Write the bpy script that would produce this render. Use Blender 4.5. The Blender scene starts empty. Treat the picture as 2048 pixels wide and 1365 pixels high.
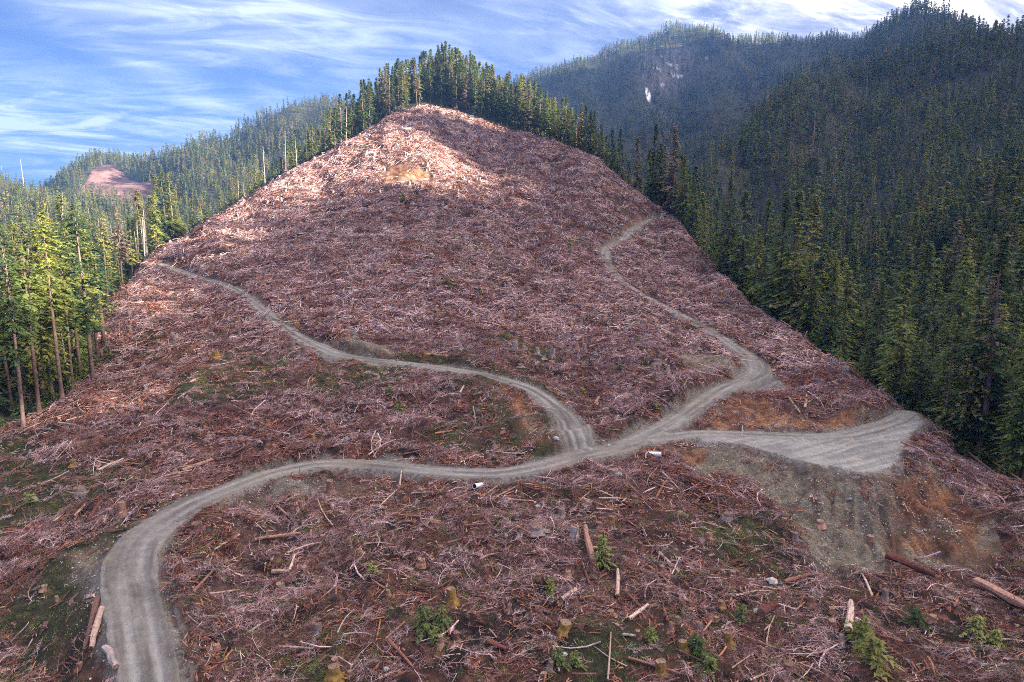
import bpy, math, random
import numpy as np
C = bpy.context.scene.collection
D = bpy.data
rng = np.random.default_rng(7)
random.seed(7)

# ------------------------------------------------------------------ camera
F = 1365.0
TH = math.radians(9.5)
ST, CT = math.sin(TH), math.cos(TH)

def P(px, py, d):
    """a point of the place, read from where it is seen and how far it is"""
    u = (px - 1024) / F
    v = (682.5 - py) / F
    return (u * d, d * (CT + v * ST), d * (v * CT - ST))

def project(x, y, z):
    d = y * CT - z * ST
    v = (y * ST + z * CT)
    d = np.maximum(d, 1e-3)
    return 1024 + F * x / d, 682.5 - F * v / d, d

# ------------------------------------------------------------------ noise
def _hash(ix, iy, seed):
    h = (ix * 374761393 + iy * 668265263 + seed * 974711) & 0xFFFFFFFF
    h = ((h ^ (h >> 13)) * 1274126177) & 0xFFFFFFFF
    h = h ^ (h >> 16)
    return (h & 0xFFFF) / 65535.0

def vnoise(x, y, seed=0):
    x = np.asarray(x, float); y = np.asarray(y, float)
    fx = np.floor(x); fy = np.floor(y)
    ix = fx.astype(np.int64); iy = fy.astype(np.int64)
    tx = x - fx; ty = y - fy
    tx = tx * tx * (3 - 2 * tx); ty = ty * ty * (3 - 2 * ty)
    a = _hash(ix, iy, seed); b = _hash(ix + 1, iy, seed)
    c = _hash(ix, iy + 1, seed); d = _hash(ix + 1, iy + 1, seed)
    return (a + (b - a) * tx) * (1 - ty) + (c + (d - c) * tx) * ty

def fbm(x, y, scale, octaves=4, seed=0, rough=0.5):
    s = 0; amp = 1; tot = 0; f = 1.0 / scale
    for o in range(octaves):
        s = s + amp * vnoise(x * f + 17.3 * o, y * f - 9.1 * o, seed + o)
        tot += amp; amp *= rough; f *= 2.03
    return s / tot

def sstep(a, b, x):
    t = np.clip((x - a) / (b - a), 0, 1)
    return t * t * (3 - 2 * t)

# ------------------------------------------------------------------ terrain control points
ctl = []
def S(px, py, d): ctl.append(P(px, py, d))                     # seen point
def G(px, d, z): ctl.append(((px - 1024) / F * d, d, z))       # hidden point: bearing, distance, height
def W(x, y, z): ctl.append((x, y, z))                          # plain world point

ROAD_MAIN = [(310,1480,53.5),(297,1365,59.3),(284,1290,63.5),(268,1210,69),(260,1140,74),(278,1085,79.5),(318,1045,84.5),
    (392,1003,91.5),(480,970,98),(560,942,103),(650,927,106.5),(760,929,106.5),(880,942,104),(980,947,103),(1080,932,106),(1160,910,110.5),(1230,893,114),
    (1300,868,122),(1380,820,135),(1440,780,148),(1488,760,156),(1513,742,163),(1500,718,172),(1440,675,190),
    (1370,635,210),(1300,600,232),(1245,565,255),(1215,530,282),(1212,497,309),(1243,482,320),(1262,460,338),(1300,440,358),(1340,431,370)]
ROAD_BRANCH = [(1180,905,111.5),(1152,875,116.5),(1138,840,123),(1100,805,130),(1050,775,137.5),(985,754,143),(900,738,148.5),(800,725,153.5),
    (700,714,159),(650,700,165),(600,675,175),(555,645,187),(520,615,204),(490,590,221),(455,571,238),(400,555,258),(355,540,276),(318,526,292)]
ROAD_LAND = [(1290,882,119),(1380,868,123),(1480,868,122.6),(1600,872,121.2),(1700,868,122.6),(1790,842,130),(1815,826,135)]
for r in (ROAD_MAIN, ROAD_BRANCH):
    for p in r: S(*p)
for p in [(1380,868,123),(1500,872,121.2),(1600,880,119.5),(1700,880,119.5),(1790,850,128),(1810,828,135),
          (1600,915,110),(1700,938,105.5),(1790,930,106.5),(1650,900,114.5),(1840,885,117)]: S(*p)
# foreground below the lower road
for p in [(1024,1365,61),(1024,1200,73.5),(1024,1080,86),(1024,1000,95),(700,1365,61),(700,1200,73),(700,1050,90),(480,1365,60),(480,1150,77),(480,1040,88),
          (1300,1365,62),(1300,1200,75),(1300,1050,91),(1330,960,103.5),(1500,1365,63.5),(1500,1200,77),(1500,1050,93),(1480,960,104.5),
          (1720,1365,65),(1700,1200,79.5),(1690,1120,88.5),(1620,1020,98.5),(1560,950,106),(1830,1100,90.5),(1950,1150,86),(2048,1250,76),(2048,1365,66),(1950,1040,97.5),(2048,1000,101),
          (2250,1250,74),(2250,1000,98),(1900,930,110),(1880,900,116),
          (150,1365,62.5),(60,1365,65),(60,1200,77.5),(130,1120,81),(60,1050,93.5),(0,950,108),(-200,1365,66),(-200,1100,90),(-200,950,110),(200,1000,97),(350,960,101),(200,920,110),
          (0,870,124),(80,850,128),(150,790,141),(250,860,121),(400,850,124),(400,760,143),(550,840,126),(700,850,122.5),(850,850,122),(700,780,138),(850,790,135),
          (980,870,118),(1010,810,129),(1050,870,117.5),(250,740,161),(200,660,196),(250,590,232),(400,650,191),(330,680,180),(300,560,265),(500,700,165)]: S(*p)
# the hill
for p in [(300,512,303),(400,460,350),(500,402,385),(600,342,408),(700,282,421),(780,235,432),(850,210,455),(900,225,450),(1000,258,440),(1100,282,428),
          (1200,330,410),(1265,380,390),(1380,485,330),(1450,560,275),(1500,620,240),(1600,690,200),(1700,750,165),(1740,775,150),
          (850,370,345),(850,290,388),(780,300,386),(650,360,368),(600,400,342),(500,450,322),(850,450,300),(850,520,250),(850,600,208),(850,680,173),(600,450,305),(600,530,255),(600,610,207),
          (1100,450,320),(1100,350,380),(1100,550,245),(1100,650,190),(1100,740,157),(1250,780,143),(1300,700,168),(1200,840,127),(1190,870,119.5),
          (1400,560,270),(1330,520,300),(1330,470,335),(450,500,280),(720,400,328),(720,330,374),(980,330,395),(1600,740,165),(1560,790,142),(1680,800,139),(1440,830,134),
          (700,660,178),(950,690,166),(700,520,258),(980,540,247),(1230,640,198),(1230,420,350),(1500,680,197)]: S(*p)
# edges and crests followed closely, so that their outline runs evenly
def LINE(pts, n=5, hid=False):
    for p, q in zip(pts[:-1], pts[1:]):
        for k in range(1, n):
            t = k / n
            d = math.exp(math.log(p[-1 if not hid else 1]) * (1 - t) + math.log(q[-1 if not hid else 1]) * t)
            if hid: G(p[0] + (q[0] - p[0]) * t, d, p[2] + (q[2] - p[2]) * t)
            else: S(p[0] + (q[0] - p[0]) * t, p[1] + (q[1] - p[1]) * t, d)
EDGE = [(300,512,303),(400,460,350),(500,402,385),(600,342,408),(700,282,421),(780,235,432),(850,210,455),(900,225,450),(1000,258,440),(1100,282,428),
          (1200,330,410),(1265,380,390),(1340,430,369),(1385,485,330),(1450,560,275),(1500,620,240),(1600,690,200),(1700,750,165),(1740,775,150)]
LINE(EDGE, 3)
CREST_R = [(1320,2000,517),(1385,2000,516),(1450,2000,497),(1590,1900,465),(1650,1750,436),(1700,1600,407),(1740,1400,371),(1800,1300,353),(1860,1250,311),(1930,1150,266),(2048,1000,256),(2150,920,262),(2300,860,275)]
for p in CREST_R: G(*p)
LINE([(1060,1900,371),(1120,1900,392),(1180,1900,420),(1250,1950,482)] + CREST_R, 4, True)
LINE([(p[0], p[1]*1.25, p[2]-110) for p in CREST_R], 2, True)
LINE([(700,2000,220),(900,1900,300),(1060,1900,371)], 4, True)
CREST_L = [(120,1500,82),(200,1500,115),(300,1450,126),(400,1400,141),(480,1400,159),(540,1400,190),(600,1400,217),(680,1400,224),(800,1500,200)]
LINE(CREST_L, 4, True)
LINE([(-350,850,160),(-150,850,91),(0,800,55),(60,780,42),(120,750,20),(180,700,0)], 4, True)
# wooded knob behind the clearing
for px, d, z in [(700,465,42),(740,470,62),(800,480,80),(850,500,90),(900,506,98),(950,500,90),(1000,487,78),(1050,476,67),(1100,465,54),(1200,442,29)]: G(px, d, z)
for px, d, z in [(900,545,93),(850,530,84),(950,535,84),(1000,515,72),(900,640,50),(900,760,-15),(900,950,-10),(1100,540,10),(1100,700,-45),(1250,480,-5),(1250,600,-50),(750,560,20),(750,700,-40),(600,460,8),(600,560,-42),
                 (450,430,-28),(450,560,-55),(300,370,-32),(300,480,-55),(200,290,-35),(200,400,-52),(60,200,-38),(60,300,-48),(-150,200,-38),(-150,320,-50),(0,420,-55),(600,800,-50),
                 (1380,400,-22),(1380,480,-48),(1450,330,-45),(1450,430,-62),(1500,290,-50),(1600,235,-52),(1600,300,-64),(1700,195,-49),(1700,250,-60),(1780,170,-46),(1780,220,-58),
                 (1850,150,-44),(1900,130,-42),(1900,165,-50),(1900,220,-60),(2048,125,-45),(2048,160,-52),(2048,210,-56),(2250,110,-45),(2250,170,-54)]: G(px, d, z)
# facing slope on the right
for px, d, z in [(1350,620,-50),(1300,1300,105),(1200,1600,258),(1320,2000,517),(1180,1900,420),(1060,1900,371),(900,1900,300),(700,2000,220),
                 (1450,2000,497),(1590,1900,465),(1700,1600,407),(1740,1400,371),(1800,1300,353),(1860,1250,311),(1930,1150,266),(2048,1000,256),
                 (1200,1000,0),(1050,1400,120),(1050,1000,-30),
                 (1500,700,20),(1500,950,143),(1500,1250,105),(1460,1400,150),(1500,1700,330),(1420,800,70),(1400,1050,15),(1370,1220,70),(1620,1150,238),(1600,1430,205),(1370,690,20),(1340,900,-25),(1560,1050,190),(1560,1350,150),(1500,500,-58),(1700,350,-60),(1700,480,-33),(1700,650,16),(1700,850,93),(1700,1200,233),
                 (1900,300,-55),(1900,380,-33),(1900,480,2),(1900,620,58),(1900,850,142),(2048,270,-45),(2048,330,-24),(2048,420,8),(2048,540,52),(2048,750,140),
                 (1350,1600,250),(1640,1600,300),(1320,2500,420),(1500,2400,380),(1740,1900,240),(1860,1700,180),(2048,1500,150)]: G(px, d, z)
# left range
for px, d, z in [(120,1500,82),(200,1500,115),(300,1450,126),(400,1400,141),(480,1400,159),(600,1400,217),(680,1400,224),(800,1500,200),(240,1180,79),(250,1100,62),(330,1050,46),
                 (160,1050,43),(300,850,-15),(500,900,18),(500,1150,95),(650,1100,110),(650,900,20),(200,2000,40),(450,2000,60),
                 (0,800,55),(60,780,42),(120,750,20),(180,700,0),(-150,850,91),(-350,850,160),(50,560,-30),(0,680,15),(-150,600,0),(-350,550,0),(220,750,-25),(100,950,-5),(0,1200,-20),(-200,1300,0)]: G(px, d, z)
# the valley side to the right of the picture carries on unseen, crests raised for the shade they cast
for x, y, z in [(120,0,-58),(200,0,-52),(300,0,40),(380,0,102),(450,0,138),(600,0,170),
                (120,80,-58),(320,90,46),(450,90,140),(600,100,180),
                (220,150,-50),(330,180,40),(450,180,150),(600,190,200),
                (330,290,-5),(450,290,140),(600,300,215),
                (450,400,70),(600,430,220),(760,460,300),(700,560,260),(900,640,450),(1030,850,640),(1230,1200,720),(1380,1500,760),(1400,1000,700),(1900,1900,400),
                (300,-150,30),(450,-150,140),(600,-200,180),(1000,0,150),(1000,-800,100),(1800,600,300),
                (0,-60,-50),(-60,0,-46),(60,0,-52),(0,30,-44),(-40,40,-43),(40,40,-45),(-200,0,-50),(-400,-100,-40),(-600,200,0),(0,-400,-60),(0,-1500,0),(-1500,0,60),(-1500,1500,120),
                (0,3500,-60),(2500,2500,50),(-2500,2500,-20),(3500,0,0),(-3500,0,0),(0,-3500,0),(-1200,800,180)]: W(x, y, z)
ctl = np.array(ctl)
K_LN = 1.0
def _pol(x, y):
    r = np.maximum(np.hypot(x, y), 12.0)
    a = np.arctan2(x, y)
    l = np.log(r / 12.0)
    # log-polar plane, opened so that bearings wrap round without a seam
    return l * np.sin(a), l * np.cos(a)
_cx, _cy = _pol(ctl[:, 0], ctl[:, 1])
def _ker(dx, dy): return np.sqrt(dx * dx + dy * dy + 0.05 ** 2)
_A = _ker(_cx[:, None] - _cx[None, :], _cy[:, None] - _cy[None, :])
_n = len(ctl)
_M = np.zeros((_n + 1, _n + 1)); _M[:_n, :_n] = _A + np.eye(_n) * -0.002; _M[:_n, _n] = 1; _M[_n, :_n] = 1
_w = np.linalg.solve(_M, np.append(ctl[:, 2], 0))
def base_height(x, y):
    px, py = _pol(x, y)
    out = np.empty(px.shape)
    fx, fy, fo = px.ravel(), py.ravel(), out.ravel()
    for s in range(0, fx.size, 40000):
        e = s + 40000
        fo[s:e] = _ker(fx[s:e, None] - _cx[None, :], fy[s:e, None] - _cy[None, :]) @ _w[:_n] + _w[_n]
    return fo.reshape(px.shape)

# ------------------------------------------------------------------ roads in plan
def spline(pts, step=1.0):
    pts = np.array(pts, float)
    out = []
    q = np.vstack([2 * pts[0] - pts[1], pts, 2 * pts[-1] - pts[-2]])
    for i in range(1, len(q) - 2):
        p0, p1, p2, p3 = q[i - 1], q[i], q[i + 1], q[i + 2]
        n = max(2, int(np.linalg.norm((p2 - p1)[:2]) / step))
        for k in range(n):
            t = k / n
            out.append(0.5 * ((2 * p1) + (p2 - p0) * t + (2 * p0 - 5 * p1 + 4 * p2 - p3) * t * t + (3 * p1 - p0 - 3 * p2 + p3) * t ** 3))
    out.append(q[-2])
    return np.array(out)
def road_line(r, w0, w1):
    p = spline([P(*c) for c in r])
    z = p[:, 2].copy()
    for _ in range(40): z[1:-1] = (z[:-2] + z[1:-1] * 2 + z[2:]) / 4
    p[:, 2] = z
    return p, np.linspace(w0, w1, len(p))
RM, wM = road_line(ROAD_MAIN, 2.35, 2.05)
RB, wB = road_line(ROAD_BRANCH, 2.1, 1.9)
RL, wL = road_line(ROAD_LAND, 2.4, 2.3)
# wide places
for (px, py, d, rad, add) in [(1152,875,116.5,9,.8),(1513,742,163,9,1.2),(255,1110,77,13,.5),(650,700,165,9,.9)]:
    c = P(px, py, d)
    for R_, w_ in ((RM, wM), (RB, wB)):
        w_ += add * np.exp(-((R_[:, 0] - c[0]) ** 2 + (R_[:, 1] - c[1]) ** 2) / rad ** 2)

def road_query(x, y, R_, w_):
    """distance beyond the edge, signed offset, distance along and level of the nearest road point"""
    best = np.full(x.shape, 1e9); idx = np.zeros(x.shape, int)
    for s in range(0, x.size, 60000):
        e = s + 60000
        dd = (x[s:e, None] - R_[None, :, 0]) ** 2 + (y[s:e, None] - R_[None, :, 1]) ** 2
        idx[s:e] = dd.argmin(1); best[s:e] = dd.min(1)
    i = np.clip(idx, 1, len(R_) - 2)
    tx = R_[i + 1, 0] - R_[i - 1, 0]; ty = R_[i + 1, 1] - R_[i - 1, 1]
    L = np.hypot(tx, ty); tx /= L; ty /= L
    dx = x - R_[i, 0]; dy = y - R_[i, 1]
    off = dx * ty - dy * tx
    al = dx * tx + dy * ty
    mid = (idx > 0) & (idx < len(R_) - 1)
    dist = np.where(mid, np.abs(off), np.sqrt(best))
    slope = (R_[i + 1, 2] - R_[i - 1, 2]) / L
    return dist - w_[i], off, i + al, R_[i, 2] + np.clip(al, -1.5, 1.5) * slope

def poly_mask(x, y, poly):
    inside = np.zeros(x.shape, bool)
    n = len(poly)
    for i in range(n):
        x1, y1 = poly[i]; x2, y2 = poly[(i + 1) % n]
        if y1 == y2: continue
        c = ((y1 > y) != (y2 > y)) & (x < (x2 - x1) * (y - y1) / (y2 - y1) + x1)
        inside ^= c
    return inside
def poly_sd(x, y, poly):
    """signed distance, negative inside"""
    d = np.full(x.shape, 1e9)
    n = len(poly)
    for i in range(n):
        x1, y1 = poly[i]; x2, y2 = poly[(i + 1) % n]
        vx, vy = x2 - x1, y2 - y1
        t = np.clip(((x - x1) * vx + (y - y1) * vy) / (vx * vx + vy * vy + 1e-9), 0, 1)
        d = np.minimum(d, (x - x1 - t * vx) ** 2 + (y - y1 - t * vy) ** 2)
    d = np.sqrt(d)
    return np.where(poly_mask(x, y, poly), -d, d)
def PP(lst): return [P(*p)[:2] for p in lst]

LANDING = PP([(1400,888,117.5),(1480,892,116.8),(1560,915,110.5),(1640,938,105.8),(1720,952,103),(1765,948,103.8),(1792,930,107),(1803,905,112.4),(1812,880,119),(1828,862,124),(1846,850,127.5),(1850,838,131.5),
              (1825,828,134.5),(1780,838,131.5),(1740,853,127),(1640,866,123),(1500,862,124.5),(1400,866,123.3)])
LAND_Z = -36.5
TURNOUT = PP([(1500,760,157),(1525,738,165),(1545,755,159),(1572,778,150),(1556,782,148.5),(1500,778,149.5),(1455,785,146.5),(1480,765,155)])
TURN2 = PP([(640,712,160),(660,700,165),(740,722,156),(760,738,150),(690,722,156)])
CLEAR = PP([(-900,1100,80),(-300,930,113),(-60,880,121),(0,862,125),(60,838,131),(110,815,136),(150,790,141),(185,745,155),(178,700,172),(190,640,202),(205,585,232),(225,548,255),(265,522,288),(300,510,303),
            (400,458,350),(500,400,385),(600,340,408),(700,280,421),(780,233,432),(850,208,455),(900,222,450),(1000,256,440),(1050,272,434),(1100,280,428),(1200,328,410),(1265,378,390),
            (1340,428,369),(1385,484,332),(1455,560,277),(1505,620,242),(1605,690,202),(1700,745,168),(1760,765,153),(1800,800,142),(1850,830,134),(1900,860,125),(1960,890,119),(2048,935,112),(2200,960,108),(2700,1000,100)]) + [(140,-60),(0,-100),(-160,-60)]
FARCLEAR = [((px-1024)/F*d, d) for px, d in [(150,1060),(175,1110),(205,1220),(240,1290),(268,1230),(300,1150),(340,1080),(325,1015),(290,1000),(240,1030),(200,1020)]]
# bare earth: fills, cut banks and spoil
SOIL = [ # polygon, kind (0 grey-brown gravel, 1 ochre, 2 pale)
 (PP([(1330,890,117),(1480,892,116.8),(1640,938,105.8),(1720,952,103),(1800,950,103.4),(1860,920,109),(1960,1010,100),(2010,1100,90),(1960,1130,88),(1850,1120,88.5),(1640,1160,85),(1600,1080,92),(1560,1010,98.5),(1480,950,104.5),(1380,925,108)]), 0),
 (PP([(560,955,101),(760,950,102),(760,985,98),(650,1010,95),(560,1020,94),(440,1060,87),(420,1030,90)]), 0),
 (PP([(960,770,138),(1010,775,137),(1050,800,131),(1080,850,121),(1115,890,113.5),(1070,900,112.5),(1040,850,121),(1010,810,129)]), 1),
 (PP([(1375,864,124),(1400,833,132),(1450,803,140),(1500,790,145),(1545,812,138),(1560,832,133),(1640,838,131),(1740,828,133),(1775,815,138),(1778,836,132),(1700,858,125),(1500,862,124.5)]), 1),
 (PP([(1150,850,122),(1210,885,117),(1190,880,116.5),(1150,830,126)]), 2),
 (PP([(1400,700,174),(1470,715,173),(1475,745,161),(1400,760,153),(1350,715,166)]), 2),
 (PP([(130,1110,81.5),(205,1080,83),(215,1160,74),(180,1200,72),(140,1150,77)]), 2),
 (PP([(660,680,172),(790,690,167),(790,712,158),(700,704,163)]), 2),
 (PP([(775,345,365),(820,340,368),(870,362,354),(840,380,346),(765,385,342)]), 1),
 (PP([(1270,555,259),(1380,560,262),(1380,600,240),(1290,580,248)]), 2),
]

# ------------------------------------------------------------------ the height field on a polar grid
A0, A1 = -math.radians(47), math.radians(47)
NA = 960
az_front = np.linspace(A0, A1, NA)
NR = 1150
R0, R1 = 30.0, 4300.0
lr = np.linspace(math.log(R0), math.log(R1), NR)

SHADE_CREST_Y = [-140, -72, -52, -20, 0, 40, 100, 137, 147, 153, 200, 209, 236, 256, 268, 300, 405]  # unseen shadow-casting crest: positions, then heights tuned to its shadow
SHADE_CREST_H = [110, 127, 152, 170, 174, 182, 194, 196, 168, 152, 150, 200, 250, 248, 165, 145, 145]
def rough_land(x, y, z):
    r = np.hypot(x, y)
    far = sstep(480, 1100, r)
    rid = 1 - np.abs(2 * fbm(x * 1.0, y * .55, 330, 4, 31) - 1) * 2
    z = z + far * (rid - .55) * 42 * sstep(-60, 150, z)
    z = z + (fbm(x, y, 45, 3, 5) - .5) * (3.0 + 5 * sstep(300, 700, r))
    # added unseen shoulder on the right: crest and notches shaped to place shadow and sun
    crest = np.interp(y, SHADE_CREST_Y, SHADE_CREST_H)
    crest = crest - 19 - np.where(x < 450, 1.5, .45) * np.abs(x - 450) - 3.0 * np.maximum(y - 405, 0) - .3 * np.maximum(-y - 150, 0)
    z = np.maximum(z, crest)
    return z

def land(x, y, detail=True):
    """height and the masks of the ground"""
    shp = x.shape
    x = x.ravel().astype(float); y = y.ravel().astype(float)
    z = base_height(x, y)
    r = np.hypot(x, y)
    near = r < 480
    z0 = rough_land(x, y, z)
    m = dict(road=np.full(x.shape, 99.0), off=np.zeros(x.shape), along=np.zeros(x.shape), bank=np.zeros(x.shape))
    xn, yn, zn = x[near], y[near], z0[near]
    sd = poly_sd(xn, yn, CLEAR)
    clear = np.full(x.shape, 99.0); clear[near] = sd
    for poly in (FARCLEAR,):
        clear = np.where(poly_mask(x, y, poly), -20, clear)
    inclear = sstep(1, -3, sd)
    # humps and hollows of the cut-over ground, a few gullies down the hill
    zz = zn + inclear * ((fbm(xn, yn, 9, 3, 11) - .5) * 3.4 + (fbm(xn, yn, 2.2, 3, 12) - .5) * 1.5)
    gx, gy, _ = P(1000, 370, 350); hx, hy, _ = P(1120, 560, 240)
    t = np.clip(((xn - gx) * (hx - gx) + (yn - gy) * (hy - gy)) / ((hx - gx) ** 2 + (hy - gy) ** 2), 0, 1)
    gd = np.hypot(xn - gx - t * (hx - gx) + 5 * (fbm(xn, yn, 30, 2, 40) - .5), yn - gy - t * (hy - gy))
    zz -= 5.5 * np.exp(-(gd / 6.5) ** 2) * sstep(0, .25, t) * sstep(1, .8, t)
    # fill the rilled slope below the landing
    rd = np.full(xn.shape, 99.0); off = np.zeros(xn.shape); al = np.zeros(xn.shape)
    wob = (fbm(xn, yn, 3.5, 4, 21) - .5) * 1.7
    cut = np.zeros(xn.shape)
    lan = poly_sd(xn, yn, LANDING)
    edge = lan + wob * 1.5 + (fbm(xn, yn, 1.2, 2, 27) - .5) * 1.2
    out = np.maximum(edge, 0)
    flat = LAND_Z + (fbm(xn, yn, 6, 3, 22) - .5) * .35
    cxl, cyl, _ = P(1700, 880, 119)
    fan = np.arctan2(yn - cyl, xn - cxl)
    rill = (1 - np.abs(2 * fbm(fan * 9.0, out * .045, 1.0, 3, 24) - 1)) ** 3
    flat = flat - rill * np.clip(out - .5, 0, 6) * .5
    zl = np.clip(zz, flat - .62 * out + (fbm(xn, yn, 3, 3, 23) - .5) * np.minimum(out, 3) * .5, flat + 2.1 * np.maximum(out - .3, 0) + rill * np.minimum(out, 1) * .5)
    fs = poly_sd(xn, yn, SOIL[0][0])
    zl = zl - rill * 1.5 * sstep(.5, 6, out) * sstep(2, -4, fs) - (fbm(xn, yn, 5, 3, 29) - .5) * 1.6 * sstep(1, 5, out) * sstep(2, -4, fs)
    k = sstep(26, 8, out)
    cut = np.where((zz - zl) * k > .15, 1, cut)
    zz = zz * (1 - k) + zl * k
    for (R_, w_, kk) in ((RL, wL, 2), (RB, wB, 1), (RM, wM, 0)):
        d, o, a, rz = road_query(xn, yn, R_, w_)
        d = d + wob * .55
        ou = np.maximum(d, 0)
        crown = -.05 * np.minimum(np.abs(o), 3) ** 2 * .25
        rut = np.zeros(xn.shape)
        for c in (-.95, .95): rut -= .11 * np.exp(-((o - c) / .32) ** 2)
        lvl = rz + crown + rut
        up = sstep(.15, .8, z0[near] - lvl) * (ou < 12) * sstep(200, 165, np.hypot(xn, yn))
        zz = zz + up * 1.5 * np.exp(-((ou - 3.2) / 2.0) ** 2) * (.5 + vnoise(a / 9, a * 0, 28))
        zt = np.clip(zz, lvl - .15 - .75 * ou, lvl - .12 * (ou > 0) + 1.9 * np.maximum(ou - .6, 0))
        zt = zt - up * .4 * np.exp(-((ou - .75) / .4) ** 2)
        k = sstep(10, 3.5, ou)
        bank = k * sstep(.1, .8, zz - zt) * (ou > .2)
        cut = np.maximum(cut, bank)
        zz = zz * (1 - k) + zt * k
        zz = np.where(d <= 0, lvl, zz)
        upd = d < rd
        off = np.where(upd & (d < 12), o, off); al = np.where(upd, a + 1000 * kk, al); rd = np.minimum(rd, d)
    for T in (TURNOUT, TURN2):
        tsd = poly_sd(xn, yn, T) + wob * .6
        rd = np.minimum(rd, tsd)
    z1 = z0.copy(); z1[near] = zz
    m['road'][near] = np.minimum(rd, edge)
    m['lane'] = np.full(x.shape, 99.0); m['lane'][near] = rd
    m['land'] = np.full(x.shape, 99.0); m['land'][near] = lan
    m['off'][near] = off; m['along'][near] = al; m['bank'][near] = cut
    m['clear'] = clear
    for k_ in m: m[k_] = m[k_].reshape(shp)
    return z1.reshape(shp), m

AZ, LR = np.meshgrid(az_front, lr, indexing='ij')
GX = np.exp(LR) * np.sin(AZ); GY = np.exp(LR) * np.cos(AZ)
GZ, MM = land(GX, GY)

def sample(arr, x, y):
    x = np.asarray(x, float); y = np.asarray(y, float)
    a = (np.arctan2(x, y) - A0) / (A1 - A0) * (NA - 1)
    l = (np.log(np.maximum(np.hypot(x, y), R0)) - lr[0]) / (lr[-1] - lr[0]) * (NR - 1)
    a = np.clip(a, 0, NA - 1.001); l = np.clip(l, 0, NR - 1.001)
    i = a.astype(int); j = l.astype(int); ta = a - i; tl = l - j
    return ((arr[i, j] * (1 - ta) + arr[i + 1, j] * ta) * (1 - tl) + (arr[i, j + 1] * (1 - ta) + arr[i + 1, j + 1] * ta) * tl)
def ground(x, y): return sample(GZ, x, y)
def normal(x, y, e=1.5):
    zx = (ground(x + e, y) - ground(x - e, y)) / (2 * e)
    zy = (ground(x, y + e) - ground(x, y - e)) / (2 * e)
    n = np.stack([-zx, -zy, np.ones_like(zx)], -1)
    return n / np.linalg.norm(n, axis=-1, keepdims=True)
def hit(px, py, dmin=40, dmax=3000):
    """where the line of sight through a point of the photo meets the ground"""
    d = np.exp(np.linspace(math.log(dmin), math.log(dmax), 4000))
    x, y, z = P(px, py, d)
    below = np.nonzero(z < ground(x, y))[0]
    k = below[0] if len(below) else -1
    return float(x[k]), float(y[k]), float(ground(x[k], y[k])), float(d[k])
# the rest of the circle, coarser
az_back = np.concatenate([[A1], np.arange(math.degrees(A1)+.6, 75, .6) / 180 * math.pi, np.arange(75.0, 360 + math.degrees(A0) - .5, 1.5) / 180 * math.pi, [A0 + 2 * math.pi]])
lr_back = np.concatenate([np.log(np.array([2.0, 6.0, 14.0, 22.0])), lr[::6], lr[-1:]])
AB, LB = np.meshgrid(az_back, lr_back, indexing='ij')
BX = np.exp(LB) * np.sin(AB); BY = np.exp(LB) * np.cos(AB)
BZ = rough_land(BX, BY, base_height(BX, BY))
# skyline angles along every bearing, to tell what the hills hide
ELEV = GZ / np.exp(LR)
HOR = np.maximum.accumulate(ELEV, axis=1)
def seen(x, y, z):
    """is a point at height z above the ground visible past the hills?"""
    a = np.clip((np.arctan2(x, y) - A0) / (A1 - A0) * (NA - 1), 0, NA - 1).round().astype(int)
    l = np.clip((np.log(np.hypot(x, y)) - lr[0]) / (lr[-1] - lr[0]) * (NR - 1) - 3, 0, NR - 1).astype(int)
    return z / np.hypot(x, y) > HOR[a, l]
# ------------------------------------------------------------------ materials
def new_mat(name):
    m = D.materials.new(name); m.use_nodes = True
    nt = m.node_tree
    for n in list(nt.nodes): nt.nodes.remove(n)
    out = nt.nodes.new('ShaderNodeOutputMaterial')
    return m, nt, out
def N(nt, kind, **kw):
    n = nt.nodes.new(kind)
    for k, v in kw.items():
        if k.startswith('i_'): n.inputs[k[2:].replace('_', ' ')].default_value = v
        else: setattr(n, k, v)
    return n
def noise(nt, vec, scale, detail=3, rough=.55, dist=0.0):
    n = N(nt, 'ShaderNodeTexNoise'); n.inputs['Scale'].default_value = scale; n.inputs['Detail'].default_value = detail
    n.inputs['Roughness'].default_value = rough; n.inputs['Distortion'].default_value = dist
    nt.links.new(vec, n.inputs['Vector']); return n.outputs['Fac']
def ramp(nt, fac, stops, interp='LINEAR'):
    n = N(nt, 'ShaderNodeValToRGB'); n.color_ramp.interpolation = interp
    e = n.color_ramp.elements
    while len(e) < len(stops): e.new(.5)
    for k, (p, c) in enumerate(stops):
        e[k].position = p; e[k].color = (*c, 1)
    nt.links.new(fac, n.inputs['Fac']); return n.outputs['Color']
def mul(nt, a, b, fac=1.0):
    n = N(nt, 'ShaderNodeMix', data_type='RGBA', blend_type='MULTIPLY'); n.inputs[0].default_value = fac
    nt.links.new(a, n.inputs[6]); nt.links.new(b, n.inputs[7]); return n.outputs[2]
def mixc(nt, f, a, b):
    n = N(nt, 'ShaderNodeMix', data_type='RGBA')
    nt.links.new(f, n.inputs[0])
    for s_, v in ((6, a), (7, b)):
        if isinstance(v, tuple): n.inputs[s_].default_value = (*v, 1)
        else: nt.links.new(v, n.inputs[s_])
    return n.outputs[2]
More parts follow.
